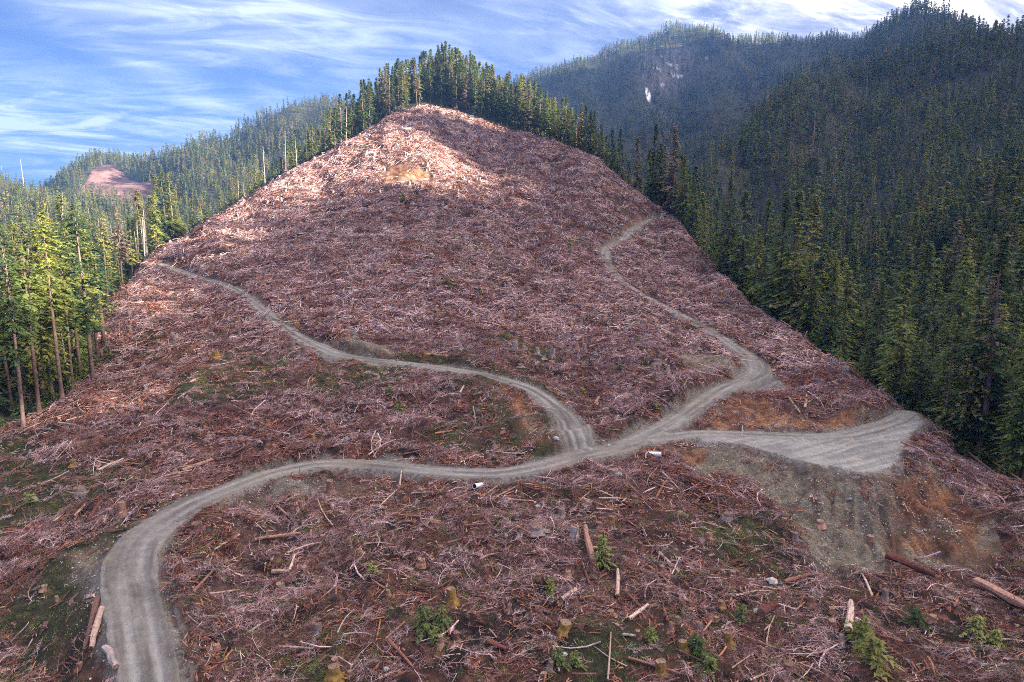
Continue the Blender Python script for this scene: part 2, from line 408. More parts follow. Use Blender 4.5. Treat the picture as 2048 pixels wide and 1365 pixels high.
def finish(nt, out, col, rough=.9, bump=None, bstr=.4, bdist=.1, trans=0.0, spec=.25):
    b = N(nt, 'ShaderNodeBsdfPrincipled'); b.inputs['Roughness'].default_value = rough
    b.inputs['Specular IOR Level'].default_value = spec
    nt.links.new(col, b.inputs['Base Color'])
    if bump is not None:
        bn = N(nt, 'ShaderNodeBump'); bn.inputs['Strength'].default_value = bstr; bn.inputs['Distance'].default_value = bdist
        nt.links.new(bump, bn.inputs['Height']); nt.links.new(bn.outputs['Normal'], b.inputs['Normal'])
    sh = b.outputs[0]
    if trans > 0:
        t = N(nt, 'ShaderNodeBsdfTranslucent'); nt.links.new(col, t.inputs['Color'])
        mx = N(nt, 'ShaderNodeMixShader'); mx.inputs[0].default_value = trans
        nt.links.new(sh, mx.inputs[1]); nt.links.new(t.outputs[0], mx.inputs[2]); sh = mx.outputs[0]
    nt.links.new(sh, out.inputs['Surface'])

def ground_mat(name, fine, bscale, bstr, bdist, lo=.5, hi=1.4):
    m, nt, out = new_mat(name)
    g = N(nt, 'ShaderNodeNewGeometry').outputs['Position']
    a = N(nt, 'ShaderNodeAttribute', attribute_name='earth')
    n1 = noise(nt, g, fine, 4, .65); n2 = noise(nt, g, fine * .16, 4, .6)
    c = mul(nt, a.outputs['Color'], ramp(nt, n1, [(.25, (lo,) * 3), (.75, (hi,) * 3)]))
    c = mul(nt, c, ramp(nt, n2, [(.3, (.82, .8, .8)), (.7, (1.18, 1.2, 1.2))]))
    nb = noise(nt, g, bscale, 5, .7)
    finish(nt, out, c, .93, nb, bstr, bdist)
    return m
M = {}
M['ground'] = ground_mat('cutover_ground', 1.6, 2.2, 1.0, .5, .45, 1.6)
M['road'] = ground_mat('road_gravel', 6.0, 5.0, .55, .06, .75, 1.25)
M['mount'] = ground_mat('forest_floor', .08, .2, .6, 2.0)

def wood_mat(name, stops, patch=None, rough=.85, grain=9):
    """wood or twig colour: differs from piece to piece and from place to place"""
    m, nt, out = new_mat(name)
    g = N(nt, 'ShaderNodeNewGeometry').outputs['Position']
    r = N(nt, 'ShaderNodeObjectInfo').outputs['Random']
    at = N(nt, 'ShaderNodeAttribute', attribute_name='tone').outputs['Fac']
    ad = N(nt, 'ShaderNodeMath', operation='ADD'); nt.links.new(r, ad.inputs[0]); nt.links.new(at, ad.inputs[1])
    fr = N(nt, 'ShaderNodeMath', operation='FRACT'); nt.links.new(ad.outputs[0], fr.inputs[0])
    c = ramp(nt, fr.outputs[0], stops)
    if patch:
        c = mixc(nt, ramp(nt, noise(nt, g, .11, 5, .65), [(.45, (0, 0, 0)), (.60, (.85,) * 3)]), c, patch)
    c = mul(nt, c, ramp(nt, noise(nt, g, grain, 3), [(.3, (.6,) * 3), (.7, (1.35,) * 3)]))
    finish(nt, out, c, rough, noise(nt, g, grain * 2, 3), .4, .03)
    return m
M['twig'] = wood_mat('dead_twigs', [(0, (.11, .055, .052)), (.3, (.27, .155, .145)), (.65, (.51, .335, .335)), (1, (.72, .545, .54))], (.17, .075, .06), grain=1.5)
M['redwood'] = wood_mat('broken_red_wood', [(0, (.09, .03, .025)), (.45, (.17, .065, .05)), (.8, (.26, .105, .07)), (1, (.46, .20, .11))], grain=4)
M['pale'] = wood_mat('barkless_wood', [(0, (.36, .24, .19)), (.5, (.46, .33, .27)), (1, (.56, .42, .35))], grain=3)
M['bark'] = wood_mat('log_bark', [(0, (.12, .06, .05)), (.5, (.22, .11, .085)), (1, (.36, .20, .15))], grain=4)
M['cut'] = wood_mat('sawn_wood', [(0, (.13, .075, .055)), (.5, (.21, .135, .10)), (1, (.30, .2, .15))], grain=5)
M['mossbark'] = wood_mat('lichen_bark', [(0, (.13, .075, .045)), (.5, (.30, .18, .04)), (1, (.14, .075, .05))], grain=3)
M['trunk'] = wood_mat('conifer_bark', [(0, (.08, .05, .042)), (.5, (.13, .082, .07)), (1, (.18, .12, .105))], grain=1.2)
M['snag'] = wood_mat('weathered_wood', [(0, (.17, .125, .115)), (.6, (.27, .215, .2)), (1, (.36, .30, .285))], grain=1.2)
M['stone'] = wood_mat('stones', [(0, (.2, .19, .18)), (.6, (.34, .32, .3)), (1, (.6, .58, .55))], grain=5)

def leaf_mat(name, stops, rough=.75, trans=.12, spread=.45):
    m, nt, out = new_mat(name)
    r = N(nt, 'ShaderNodeObjectInfo').outputs['Random']
    at = N(nt, 'ShaderNodeAttribute', attribute_name='tone').outputs['Fac']
    c = ramp(nt, r, stops)
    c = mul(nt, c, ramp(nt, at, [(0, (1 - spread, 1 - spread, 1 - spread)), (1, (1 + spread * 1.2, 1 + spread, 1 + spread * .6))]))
    finish(nt, out, c, rough, trans=trans, spec=.2)
    return m
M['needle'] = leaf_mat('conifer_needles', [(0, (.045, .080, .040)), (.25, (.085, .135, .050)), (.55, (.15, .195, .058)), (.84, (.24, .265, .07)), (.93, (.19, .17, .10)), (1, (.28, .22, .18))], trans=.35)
M['fresh'] = leaf_mat('young_green', [(0, (.07, .10, .04)), (.6, (.13, .17, .06)), (1, (.24, .26, .08))])

def plain(name, col, rough=.6):
    m, nt, out = new_mat(name)
    g = N(nt, 'ShaderNodeNewGeometry').outputs['Position']
    finish(nt, out, ramp(nt, noise(nt, g, 3, 3), [(.3, tuple(c * .85 for c in col)), (.7, col)]), rough)
    return m
M['white'] = plain('white_plastic', (.78, .82, .86), .4)
M['inside'] = plain('dark_inside', (.05, .06, .08), .8)

# ------------------------------------------------------------------ mesh helpers
class MB:
    def __init__(s): s.v = []; s.f = []; s.m = []; s.t = []
    def face(s, pts, mi=0, tone=.5):
        b = len(s.v); s.v.extend(pts); s.f.append(tuple(range(b, b + len(pts)))); s.m.append(mi); s.t.extend([tone] * len(pts))
    def tube(s, path, rad, sides=6, mi=0, tone=.5, cap=None, jag=0.0, squash=1.0):
        path = [np.array(p, float) for p in path]
        rings = []
        for i, p in enumerate(path):
            d = path[min(i + 1, len(path) - 1)] - path[max(i - 1, 0)]
            d = d / (np.linalg.norm(d) + 1e-9)
            a = np.cross(d, (0, 0, 1) if abs(d[2]) < .9 else (1, 0, 0)); a /= np.linalg.norm(a) + 1e-9
            b = np.cross(d, a)
            base = len(s.v)
            for k in range(sides):
                an = 2 * math.pi * k / sides
                rr = rad[i] * (1 + (random.uniform(-jag, jag) if jag else 0))
                q = p + a * math.cos(an) * rr + b * math.sin(an) * rr * squash
                s.v.append(tuple(q)); s.t.append(tone)
            rings.append(base)
        for r0, r1 in zip(rings[:-1], rings[1:]):
            for k in range(sides):
                s.f.append((r0 + k, r0 + (k + 1) % sides, r1 + (k + 1) % sides, r1 + k)); s.m.append(mi)
        if cap is not None:
            s.f.append(tuple(rings[-1] + k for k in range(sides))); s.m.append(cap)
            s.f.append(tuple(rings[0] + k for k in reversed(range(sides)))); s.m.append(cap)
    def mesh(s, name, mats, smooth=False):
        me = D.meshes.new(name)
        me.from_pydata(s.v, [], s.f); 
        me.polygons.foreach_set('material_index', s.m)
        if smooth: me.polygons.foreach_set('use_smooth', [True] * len(s.f))
        for m in mats: me.materials.append(m)
        a = me.attributes.new('tone', 'FLOAT', 'POINT'); a.data.foreach_set('value', s.t)
        me.update(); return me

def link(name, me, parent=None, loc=None, rot=None, sc=None):
    o = D.objects.new(name, me); C.objects.link(o)
    if parent: o.parent = parent
    if loc is not None: o.location = loc
    if rot is not None: o.rotation_euler = rot
    if sc is not None: o.scale = (sc,) * 3 if not hasattr(sc, '__len__') else sc
    return o
def tag(o, label=None, cat=None, group=None, kind=None):
    for k, v in (('label', label), ('category', cat), ('group', group), ('kind', kind)):
        if v: o[k] = v
    return o

# ------------------------------------------------------------------ ground meshes
def earth_colour():
    x, y, z = GX.ravel(), GY.ravel(), GZ.ravel()
    r = np.hypot(x, y)
    rd = MM['road'].ravel(); lane = MM['lane'].ravel(); lan = MM['land'].ravel(); cl = MM['clear'].ravel(); bk = MM['bank'].ravel()
    off = MM['off'].ravel(); al = MM['along'].ravel()
    A = lambda *c: np.array(c)[None, :]
    mix = lambda a, b, t: a * (1 - t[:, None]) + b * t[:, None]
    n1 = fbm(x, y, 16, 4, 50); n2 = fbm(x, y, 3.2, 3, 51); n3 = fbm(x, y, 1.0, 2, 52); n4 = fbm(x, y, 28, 4, 53)
    c = mix(A(.018, .011, .010), A(.075, .034, .026), sstep(.35, .7, n2))
    c = mix(c, A(.14, .09, .085), sstep(.5, .75, n1 * .5 + n3 * .5) * .5)
    c = mix(c, A(.2, .08, .045), sstep(.68, .8, n3) * .5)
    px, py, dd = project(x, y, z)
    g = sstep(.60, .72, n4 + .22 * np.exp(-(((px - 120) / 260) ** 2 + ((py - 1060) / 170) ** 2)) + .14 * np.exp(-(((px - 1330) / 160) ** 2 + ((py - 720) / 60) ** 2))
              + .1 * np.exp(-(((px - 1100) / 700) ** 2 + ((py - 1300) / 90) ** 2)))
    c = mix(c, A(.035, .04, .016), g * .7)
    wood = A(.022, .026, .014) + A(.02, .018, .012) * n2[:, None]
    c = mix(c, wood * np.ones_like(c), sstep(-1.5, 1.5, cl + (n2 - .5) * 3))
    # bare soil
    grey = mix(A(.085, .06, .045), A(.175, .145, .118), sstep(.35, .7, n2 * .6 + n3 * .4)); grey = mix(grey, A(.125, .07, .042), sstep(.48, .62, n1) * .8)
    ochre = mix(A(.13, .05, .03), A(.27, .125, .06), sstep(.35, .68, n2)); ochre = mix(ochre, A(.22, .19, .14), sstep(.48, .66, fbm(x, y, 6, 4, 54)) * .75); ochre = mix(ochre, A(.05, .025, .02), sstep(.56, .68, n3) * .6)
    pale = mix(mix(A(.13, .10, .078), A(.21, .175, .135), sstep(.3, .7, n2)), A(.12, .07, .05), sstep(.52, .66, n3) * .6)
    near = r < 420
    for poly, kind in SOIL:
        sd = np.full(x.shape, 9.0); sd[near] = poly_sd(x[near], y[near], poly)
        t = sstep(.9, -1.1, sd + (n2 - .5) * 5.0 * (1 if kind != 2 else .6))
        c = mix(c, (grey, ochre, pale)[kind], t)
    bankc = mix(mix(A(.21, .18, .135), A(.13, .11, .085), n3), ochre, sstep(.5, .62, n1))
    c = mix(c, bankc, np.clip(bk, 0, 1) * sstep(0, .3, rd) * (cl < 0) * .85)
    # trodden shoulder, then the gravel with its wheel tracks
    sh = mix(A(.12, .10, .09), A(.22, .195, .175), n3)
    c = mix(c, sh, sstep(1.3, .25, rd + (n3 - .5) * 1.6 + (n2 - .5) * 1.2) * (rd < 3))
    ow = off + (fbm(al, al * 0, 14, 2, 66) - .5) * 1.1
    gr = mix(A(.095, .086, .08), A(.19, .174, .16), sstep(.3, .7, fbm(ow * 1.7, al * .16, 1.0, 4, 60)))
    gr = mix(gr, A(.20, .165, .13), sstep(.55, .7, fbm(x, y, 9, 3, 67)) * .6)
    trk = np.exp(-((np.abs(ow) - .95) / .38) ** 2) * sstep(.25, .6, fbm(off * .4, al, 11, 3, 68))
    gr = mix(gr, A(.255, .243, .23), trk * .85)
    gr = mix(gr, A(.15, .135, .125), np.exp(-((np.abs(off) - 1.62) / .22) ** 2) * sstep(.4, .6, fbm(off * .1, al, 9, 2, 61)) * .6)
    gr = mix(gr, A(.14, .13, .125), sstep(.56, .7, fbm(off * 1.2, al * .07, 1.0, 3, 62)) * .45)
    c = mix(c, gr, sstep(.25, -.3, np.minimum(lane, 9)))
    # landing: churned, with curved tracks and muddy puddles
    ang = math.radians(-28); u = x * math.cos(ang) + y * math.sin(ang); v = -x * math.sin(ang) + y * math.cos(ang)
    v2 = v + .012 * (u - 60) ** 2
    wv = v2 + (fbm(x, y, 12, 2, 69) - .5) * 5
    lg = mix(A(.16, .153, .148), A(.27, .26, .25), sstep(.3, .7, fbm(u * .14, wv * .9, 1.0, 4, 63) * .6 + n2 * .4))
    lg = mix(lg, A(.13, .12, .12), sstep(.56, .66, fbm(u * .10, wv * 2.2, 1.0, 3, 64)) * sstep(.4, .6, n1 + .1) * .8)
    lg = mix(lg, A(.38, .29, .18), sstep(.70, .76, fbm(x, y, 5, 3, 65)) * .5)
    c = mix(c, lg, sstep(.3, -.5, lan) * (lane > -.4))
    # mountains
    far = r > 520
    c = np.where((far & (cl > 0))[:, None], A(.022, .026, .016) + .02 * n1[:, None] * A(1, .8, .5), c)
    fc = far & (cl < 0)
    c = np.where(fc[:, None], mix(A(.05, .025, .022), A(.20, .115, .105), sstep(.3, .7, fbm(x, y, 22, 5, 70, .7))), c)
    rk = np.exp(-(((px - 1345) / 75) ** 2 + ((py - 140) / 50) ** 2)) * (r > 1500)
    c = mix(c, A(.075, .066, .066), sstep(.2, .6, rk))
    c = mix(c, A(.6, .62, .68), .8 * sstep(.60, .66, fbm(x, z * 2, 14, 3, 74)) * sstep(.62, .70, fbm(x, z * 1.4, 24, 4, 71) * .8 + rk * .24) * .75 * sstep(.45, .6, rk + fbm(x, z, 9, 2, 73) * .3))
    sn = np.exp(-(((px - 1296 - (py - 190) * .15) / 5) ** 2 + ((py - 190) / 15) ** 2)) * (r > 1000)
    c = mix(c, A(.85, .88, .93), sstep(.35, .6, sn))
    MM['snow'] = (rk + sn).reshape(GX.shape)
    MM['green'] = g.reshape(GX.shape)
    return np.clip(c, .005, .95)
EC = earth_colour()
def soil_mask():
    t = np.zeros(GX.size)
    x, y = GX.ravel(), GY.ravel(); near = np.hypot(x, y) < 420
    n2 = fbm(x, y, 3.2, 3, 51)
    for poly, kind in SOIL:
        sd = np.full(x.shape, 9.0); sd[near] = poly_sd(x[near], y[near], poly)
        t = np.maximum(t, sstep(.9, -1.1, sd + (n2 - .5) * 5.0 * (1 if kind != 2 else .6)))
    return np.maximum(t, np.clip(MM['bank'].ravel(), 0, 1) * (MM['road'].ravel() < 3)).reshape(GX.shape)
MM['soil'] = soil_mask()

def grid_mesh(name, co, faces, colr, mat_):
    used = np.unique(faces); remap = np.zeros(len(co), np.int64); remap[used] = np.arange(len(used))
    co = co[used]; faces = remap[faces]
    me = D.meshes.new(name)
    me.vertices.add(len(co)); me.vertices.foreach_set('co', co.astype(np.float32).ravel())
    me.loops.add(faces.size); me.loops.foreach_set('vertex_index', faces.astype(np.int32).ravel())
    me.polygons.add(len(faces)); me.polygons.foreach_set('loop_start', np.arange(0, faces.size, 4, dtype=np.int32))
    me.polygons.foreach_set('loop_total', np.full(len(faces), 4, dtype=np.int32))
    me.polygons.foreach_set('use_smooth', np.ones(len(faces), bool))
    me.update(calc_edges=True)
    a = me.color_attributes.new('earth', 'FLOAT_COLOR', 'POINT')
    a.data.foreach_set('color', np.concatenate([colr[used], np.ones((len(used), 1))], 1).astype(np.float32).ravel())
    me.materials.append(mat_)
    return me
co = np.stack([GX, GY, GZ], -1).reshape(-1, 3)
ii, jj = np.meshgrid(np.arange(NA - 1), np.arange(NR - 1), indexing='ij')
b0 = (ii * NR + jj).ravel()
faces = np.stack([b0 + 1, b0 + NR + 1, b0 + NR, b0], -1)
def fm(a): 
    a = a.ravel(); return (a[b0] + a[b0 + 1] + a[b0 + NR] + a[b0 + NR + 1]) / 4
frd, flane, fland, fr = fm(MM['road']), fm(MM['lane']), fm(MM['land']), fm(np.exp(LR))
is_lane = flane < 0
is_land = (fland < 0) & ~is_lane & (frd < 0)
is_mt = fr > 620
rest = ~(is_lane | is_land | is_mt)
nb_, na_ = len(lr_back), len(az_back)
ib, jb = np.meshgrid(np.arange(na_ - 1), np.arange(nb_ - 1), indexing='ij'); bb = (ib * nb_ + jb).ravel()
fb = np.stack([bb + 1, bb + nb_ + 1, bb + nb_, bb], -1)
co_b = np.stack([BX, BY, BZ], -1).reshape(-1, 3)
col_b = np.tile(np.array([[.04, .04, .025]]), (len(co_b), 1))
fr_b = np.hypot(co_b[fb][:, :, 0].mean(1), co_b[fb][:, :, 1].mean(1))
# the small disc straight under the camera
cd_az = np.linspace(A0, A1, 24); cd_l = np.concatenate([np.log(np.array([2.0, 6.0, 14.0, 22.0])), [lr[0]]])
CA, CL = np.meshgrid(cd_az, cd_l, indexing='ij'); CX, CY = np.exp(CL) * np.sin(CA), np.exp(CL) * np.cos(CA)
CZ = rough_land(CX, CY, base_height(CX, CY)); CZ[:, -1] = sample(GZ, CX[:, -1], CY[:, -1])
co_c = np.stack([CX, CY, CZ], -1).reshape(-1, 3)
ic, jc = np.meshgrid(np.arange(23), np.arange(4), indexing='ij'); bc = (ic * 5 + jc).ravel()
fc_ = np.stack([bc + 1, bc + 6, bc + 5, bc], -1)
col_c = np.tile(np.array([[.14, .08, .07]]), (len(co_c), 1))
nA, nB = len(co), len(co_b)
co_all = np.concatenate([co, co_b, co_c]); col_all = np.concatenate([EC, col_b, col_c])
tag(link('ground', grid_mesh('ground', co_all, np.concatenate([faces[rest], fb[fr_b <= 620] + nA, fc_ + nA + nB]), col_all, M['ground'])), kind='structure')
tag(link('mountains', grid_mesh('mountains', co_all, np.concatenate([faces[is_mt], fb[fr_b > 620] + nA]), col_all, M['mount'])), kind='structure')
tag(link('road', grid_mesh('road', co_all, faces[is_lane], col_all, M['road'])), kind='structure')
tag(link('gravel_landing', grid_mesh('gravel_landing', co_all, faces[is_land], col_all, M['road'])), kind='structure')
# ------------------------------------------------------------------ camera, sun, sky, air
from mathutils import Vector, Matrix
scn = bpy.context.scene
cam = D.cameras.new('camera'); cam.lens = 24; cam.sensor_width = 36; cam.clip_start = .5; cam.clip_end = 20000
cam_o = D.objects.new('camera', cam); C.objects.link(cam_o); cam_o.rotation_euler = (math.pi / 2 - TH, 0, 0); scn.camera = cam_o
S_AZ, S_EL = math.radians(112), math.radians(16)
sun = D.lights.new('sun', 'SUN'); sun.energy = 4.3; sun.angle = math.radians(.5); sun.color = (1, .89, .72)
sun_o = D.objects.new('sun', sun); C.objects.link(sun_o)
sun_o.rotation_euler = Vector((math.sin(S_AZ) * math.cos(S_EL), math.cos(S_AZ) * math.cos(S_EL), math.sin(S_EL))).to_track_quat('Z', 'Y').to_euler()
w = D.worlds.new('World'); scn.world = w; w.use_nodes = True
nt = w.node_tree
for n in list(nt.nodes): nt.nodes.remove(n)
wo = nt.nodes.new('ShaderNodeOutputWorld'); bg = nt.nodes.new('ShaderNodeBackground')
sky = N(nt, 'ShaderNodeTexSky', sky_type='NISHITA', sun_disc=False, sun_elevation=S_EL, sun_rotation=S_AZ, altitude=600, air_density=1.0, dust_density=.6, ozone_density=2.2)
tc = N(nt, 'ShaderNodeTexCoord').outputs['Generated']
sep = N(nt, 'ShaderNodeSeparateXYZ'); nt.links.new(tc, sep.inputs[0])
def mth(op, a, b=None, c=None):
    n = N(nt, 'ShaderNodeMath', operation=op)
    for k, v in enumerate((a, b, c)):
        if v is None: continue
        if isinstance(v, (int, float)): n.inputs[k].default_value = v
        else: nt.links.new(v, n.inputs[k])
    return n.outputs[0]
zc = mth('MAXIMUM', sep.outputs['Z'], 0.0)
den = mth('ADD', zc, .22)
cu = mth('DIVIDE', sep.outputs['X'], den); cv = mth('DIVIDE', sep.outputs['Y'], den)
def cloud(rot, su, sv, scale, lo, hi, seed, dist=.6, detail=7):
    ca, sa = math.cos(rot), math.sin(rot)
    uu = mth('ADD', mth('MULTIPLY', cu, ca * su), mth('MULTIPLY', cv, sa * su)); vv = mth('ADD', mth('MULTIPLY', cu, -sa * sv), mth('MULTIPLY', cv, ca * sv))
    cb = N(nt, 'ShaderNodeCombineXYZ'); nt.links.new(uu, cb.inputs[0]); nt.links.new(vv, cb.inputs[1]); cb.inputs[2].default_value = seed
    f = noise(nt, cb.outputs[0], scale, detail, .6, dist)
    mr = N(nt, 'ShaderNodeMapRange', interpolation_type='SMOOTHSTEP'); nt.links.new(f, mr.inputs[0]); mr.inputs[1].default_value = lo; mr.inputs[2].default_value = hi
    return mr.outputs[0]
def blob(az, el, wa, we, rot=0.0):
    """soft patch of sky by bearing and height: cloud banks, glow, added overhead fill"""
    A_ = mth('ARCTAN2', sep.outputs['X'], sep.outputs['Y']); E_ = mth('ARCSINE', sep.outputs['Z'])
    a = mth('SUBTRACT', A_, math.radians(az)); e = mth('SUBTRACT', E_, math.radians(el))
    c_, s_ = math.cos(rot), math.sin(rot)
    p = mth('DIVIDE', mth('ADD', mth('MULTIPLY', a, c_), mth('MULTIPLY', e, s_)), math.radians(wa))
    q = mth('DIVIDE', mth('SUBTRACT', mth('MULTIPLY', e, c_), mth('MULTIPLY', a, s_)), math.radians(we))
    return mth('POWER', 2.718, mth('MULTIPLY', mth('ADD', mth('MULTIPLY', p, p), mth('MULTIPLY', q, q)), -1.0))
streak = cloud(.5, .6, 1.7, 1.6, .36, .70, 3.1, 1.0, 10)
wisp = cloud(.3, .9, 2.2, 3.2, .42, .76, 8.7, 1.4, 10)
veil = cloud(.9, .8, 1.3, .7, .40, .75, 1.3)
tot = None
for bz in [(-33, 6.5, 14, 2.8, -.10, 1.9), (-20, 15.0, 9, 3.8, -.1, 1.1), (-25, 10.0, 7, 1.0, -.45, .8), (-34, 17, 9, 2.2, -.4, .7), (-7, 13, 7, 1.6, -.3, .35), (8, 16.5, 16, 4, .3, .45), (12, 14, 5, 3, .3, .5), (24, 17, 14, 2.2, .1, .8), (34, 18, 11, 4.5, .2, 2.2), (-16, 8.8, 4, .8, -.15, .6)]:
    t = mth('MULTIPLY', blob(*bz[:5]), bz[5]); tot = t if tot is None else mth('ADD', tot, t)
cl = mth('MULTIPLY', tot, mth('ADD', mth('MULTIPLY', streak, .7), mth('ADD', mth('MULTIPLY', wisp, .6), .06)))
cl = mth('MINIMUM', mth('ADD', cl, mth('MULTIPLY', mth('MULTIPLY', veil, wisp), .16)), .95)
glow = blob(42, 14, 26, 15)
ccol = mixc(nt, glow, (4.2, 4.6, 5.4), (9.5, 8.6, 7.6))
over = mth('MINIMUM', mth('MULTIPLY', mth('ADD', blob(95, 48, 75, 22), blob(-120, 75, 200, 32)), mth('ADD', mth('MULTIPLY', veil, .6), .5)), .92)  # bright overhead cloud added out of view as neutral fill light
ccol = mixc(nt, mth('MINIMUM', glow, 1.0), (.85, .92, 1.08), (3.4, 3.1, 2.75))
fill_col = mixc(nt, mth('MINIMUM', mth('MULTIPLY', blob(100, 34, 55, 24), 1.6), 1.0), (3.9, 3.55, 3.4), (10.4, 8.7, 7.4))
hs = N(nt, 'ShaderNodeHueSaturation'); hs.inputs['Saturation'].default_value = 1.12; nt.links.new(sky.outputs[0], hs.inputs['Color'])
tint = N(nt, 'ShaderNodeMix', data_type='RGBA', blend_type='MULTIPLY'); tint.inputs[0].default_value = 1; nt.links.new(hs.outputs[0], tint.inputs[6]); tint.inputs[7].default_value = (.015, .033, .073, 1)
fin = mixc(nt, over, mixc(nt, cl, tint.outputs[2], ccol), fill_col)
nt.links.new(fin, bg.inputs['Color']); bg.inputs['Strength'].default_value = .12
nt.links.new(bg.outputs[0], wo.inputs['Surface'])
scn.view_settings.view_transform = 'Standard'; scn.view_settings.look = 'None'; scn.view_settings.gamma = 1
scn.view_settings.exposure = 3.2
# air
hz = MB()
X_, Y0_, Z0_, Z1_ = 4450, -4450, float(min(GZ.min(), BZ.min())) - 1, float(max(GZ.max(), BZ.max())) + 45
q = [(-X_, -X_, Z0_), (X_, -X_, Z0_), (X_, X_, Z0_), (-X_, X_, Z0_), (-X_, -X_, Z1_), (X_, -X_, Z1_), (X_, X_, Z1_), (-X_, X_, Z1_)]
for f in ((3, 2, 1, 0), (4, 5, 6, 7), (0, 1, 5, 4), (1, 2, 6, 5), (2, 3, 7, 6), (3, 0, 4, 7)): hz.f.append(f); hz.m.append(0)
hz.v = q; hz.t = [.5] * 8
hm, hnt, hout = new_mat('air')
pv = N(hnt, 'ShaderNodeVolumePrincipled'); pv.inputs['Color'].default_value = (.18, .40, 1.0, 1); pv.inputs['Density'].default_value = .00011; pv.inputs['Anisotropy'].default_value = .2
hnt.links.new(pv.outputs[0], hout.inputs['Volume'])
tag(link('haze', hz.mesh('haze', [hm])), kind='stuff')
scn.cycles.max_bounces = 5; scn.cycles.diffuse_bounces = 3; scn.cycles.glossy_bounces = 1; scn.cycles.transmission_bounces = 2; scn.cycles.volume_bounces = 0
scn.cycles.use_denoising = False
scn.cycles.denoiser = 'OPENIMAGEDENOISE'

scn.cycles.filter_width = 1.0
# ------------------------------------------------------------------ conifers
def crown(H, base, rad, step, per, node, leaf, seed, lean=(0, 0), ragged=.25, top_bare=0.0, three=True, shape=.86):
    """foliage: boughs in loose whorls, each hung with flat sprays"""
    rs = random.Random(seed)
    mb = MB()
    z = H * base; zt = H * (1 - top_bare)
    gap = [(rs.uniform(0, 6.28), rs.uniform(base, 1) * H, rs.uniform(.5, 1.1), rs.uniform(1.2, 3.4) * H / 32) for _ in range(7)]
    side = rs.uniform(0, 6.28)
    while z < zt:
        t = (z - H * base) / (H - H * base)
        prof = min(1.0, .45 + 2.2 * t) * (1 - t) ** shape + .03
        n = per if rs.random() < .8 else per - 1
        for k in range(n):
            a = rs.uniform(0, 2 * math.pi)
            if any(abs(((a - g[0] + math.pi) % (2 * math.pi)) - math.pi) < g[2] and abs(z - g[1]) < g[3] for g in gap): continue
            L = rad * prof * rs.uniform(1 - ragged * 1.6, 1 + ragged) * (1 + .12 * math.cos(a - side))
            if t < .12 and rs.random() < .35: L *= .6
            L = max(L, .35)
            zz = z + rs.uniform(-.3, .3)
            ca, sa = math.cos(a), math.sin(a)
            rise = rs.uniform(.05, .28) * (1 if t > .6 else .4); drop = rs.uniform(.22, .55) * (1 - .5 * t)
            tone = min(1, max(0, rs.gauss(.42, .2)))
            def pt(u):
                return (lean[0] * zz + ca * L * u, lean[1] * zz + sa * L * u, zz + L * (rise * u - drop * u * u))
            m = max(2, int(L / node))
            for q in range(m):
                u = (q + rs.random()) / m * .92 + .1
                if u < .18 and L > 1.5: continue
                p = pt(u)
                for sd in ((-1, 1) if three else (rs.choice((-1, 1)),)):
                    ang = a + sd * rs.uniform(.35, 1.15)
                    s_ = leaf * rs.uniform(.65, 1.35) * (1.15 - .5 * u) * (1.05 - .5 * t)
                    dx, dy, dz = math.cos(ang) * s_, math.sin(ang) * s_, -s_ * rs.uniform(.05, .65)
                    wx, wy = -math.sin(ang) * s_ * .33, math.cos(ang) * s_ * .33
                    tw = rs.uniform(-.35, .35) * s_
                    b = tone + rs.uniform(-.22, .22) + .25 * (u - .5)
                    mb.face([(p[0] + wx, p[1] + wy, p[2] + tw * .5), (p[0] - wx, p[1] - wy, p[2] - tw * .5), (p[0] + dx, p[1] + dy, p[2] + dz)], 0, min(1, max(0, b)))
            p = pt(1.0); s_ = leaf * rs.uniform(.5, 1) * (1.05 - .5 * t)
            mb.face([(p[0] - sa * s_ * .3, p[1] + ca * s_ * .3, p[2]), (p[0] + sa * s_ * .3, p[1] - ca * s_ * .3, p[2]), (p[0] + ca * s_, p[1] + sa * s_, p[2] - s_ * .4)], 0, min(1, max(0, tone + .2)))
        z += step * (.6 + .4 * (1 - t)) * rs.uniform(.7, 1.3)
    return mb
def bole(H, r0, seed, base, sides=7, stubs=14, lean=(0, 0), limb=2.2, flare=1.5):
    rs = random.Random(seed)
    mb = MB(); n = 9
    path = []; rad = []
    cx, cy = rs.uniform(-.25, .25), rs.uniform(-.25, .25)
    for i in range(n):
        t = (i / (n - 1)) ** 1.2
        path.append((lean[0] * H * t + cx * math.sin(t * 5), lean[1] * H * t + cy * math.sin(t * 4 + 1), H * t - .6 * (i == 0)))
        rad.append(r0 * ((1 - t) ** .75 * .96 + .04) * (flare if i == 0 else 1))
    mb.tube(path, rad, sides, 0, .5, None, .07)
    for k in range(stubs):
        z = H * rs.uniform(max(.12, base * .45), min(.95, base + .4)); t = z / H
        a = rs.uniform(0, 6.28); L = limb * rs.uniform(.4, 1.2) * (1 - .4 * t); rr = r0 * .13
        x0, y0 = lean[0] * z, lean[1] * z
        mb.tube([(x0, y0, z), (x0 + math.cos(a) * L * .6, y0 + math.sin(a) * L * .6, z + L * rs.uniform(-.12, .2)), (x0 + math.cos(a) * L, y0 + math.sin(a) * L, z + L * rs.uniform(-.45, .1))], [rr, rr * .6, rr * .2], 3, 0, rs.random())
    return mb
NEAR = []      # (kind, nominal height, crown mesh, trunk mesh)
spec = [('full', 34, .10, 4.2, 11), ('full', 31, .14, 3.7, 12), ('full', 36, .08, 4.8, 13), ('full', 27, .12, 3.4, 14),
        ('high', 38, .38, 4.4, 21), ('high', 36, .45, 3.8, 22), ('high', 40, .30, 4.8, 23), ('high', 33, .4, 3.4, 24)]
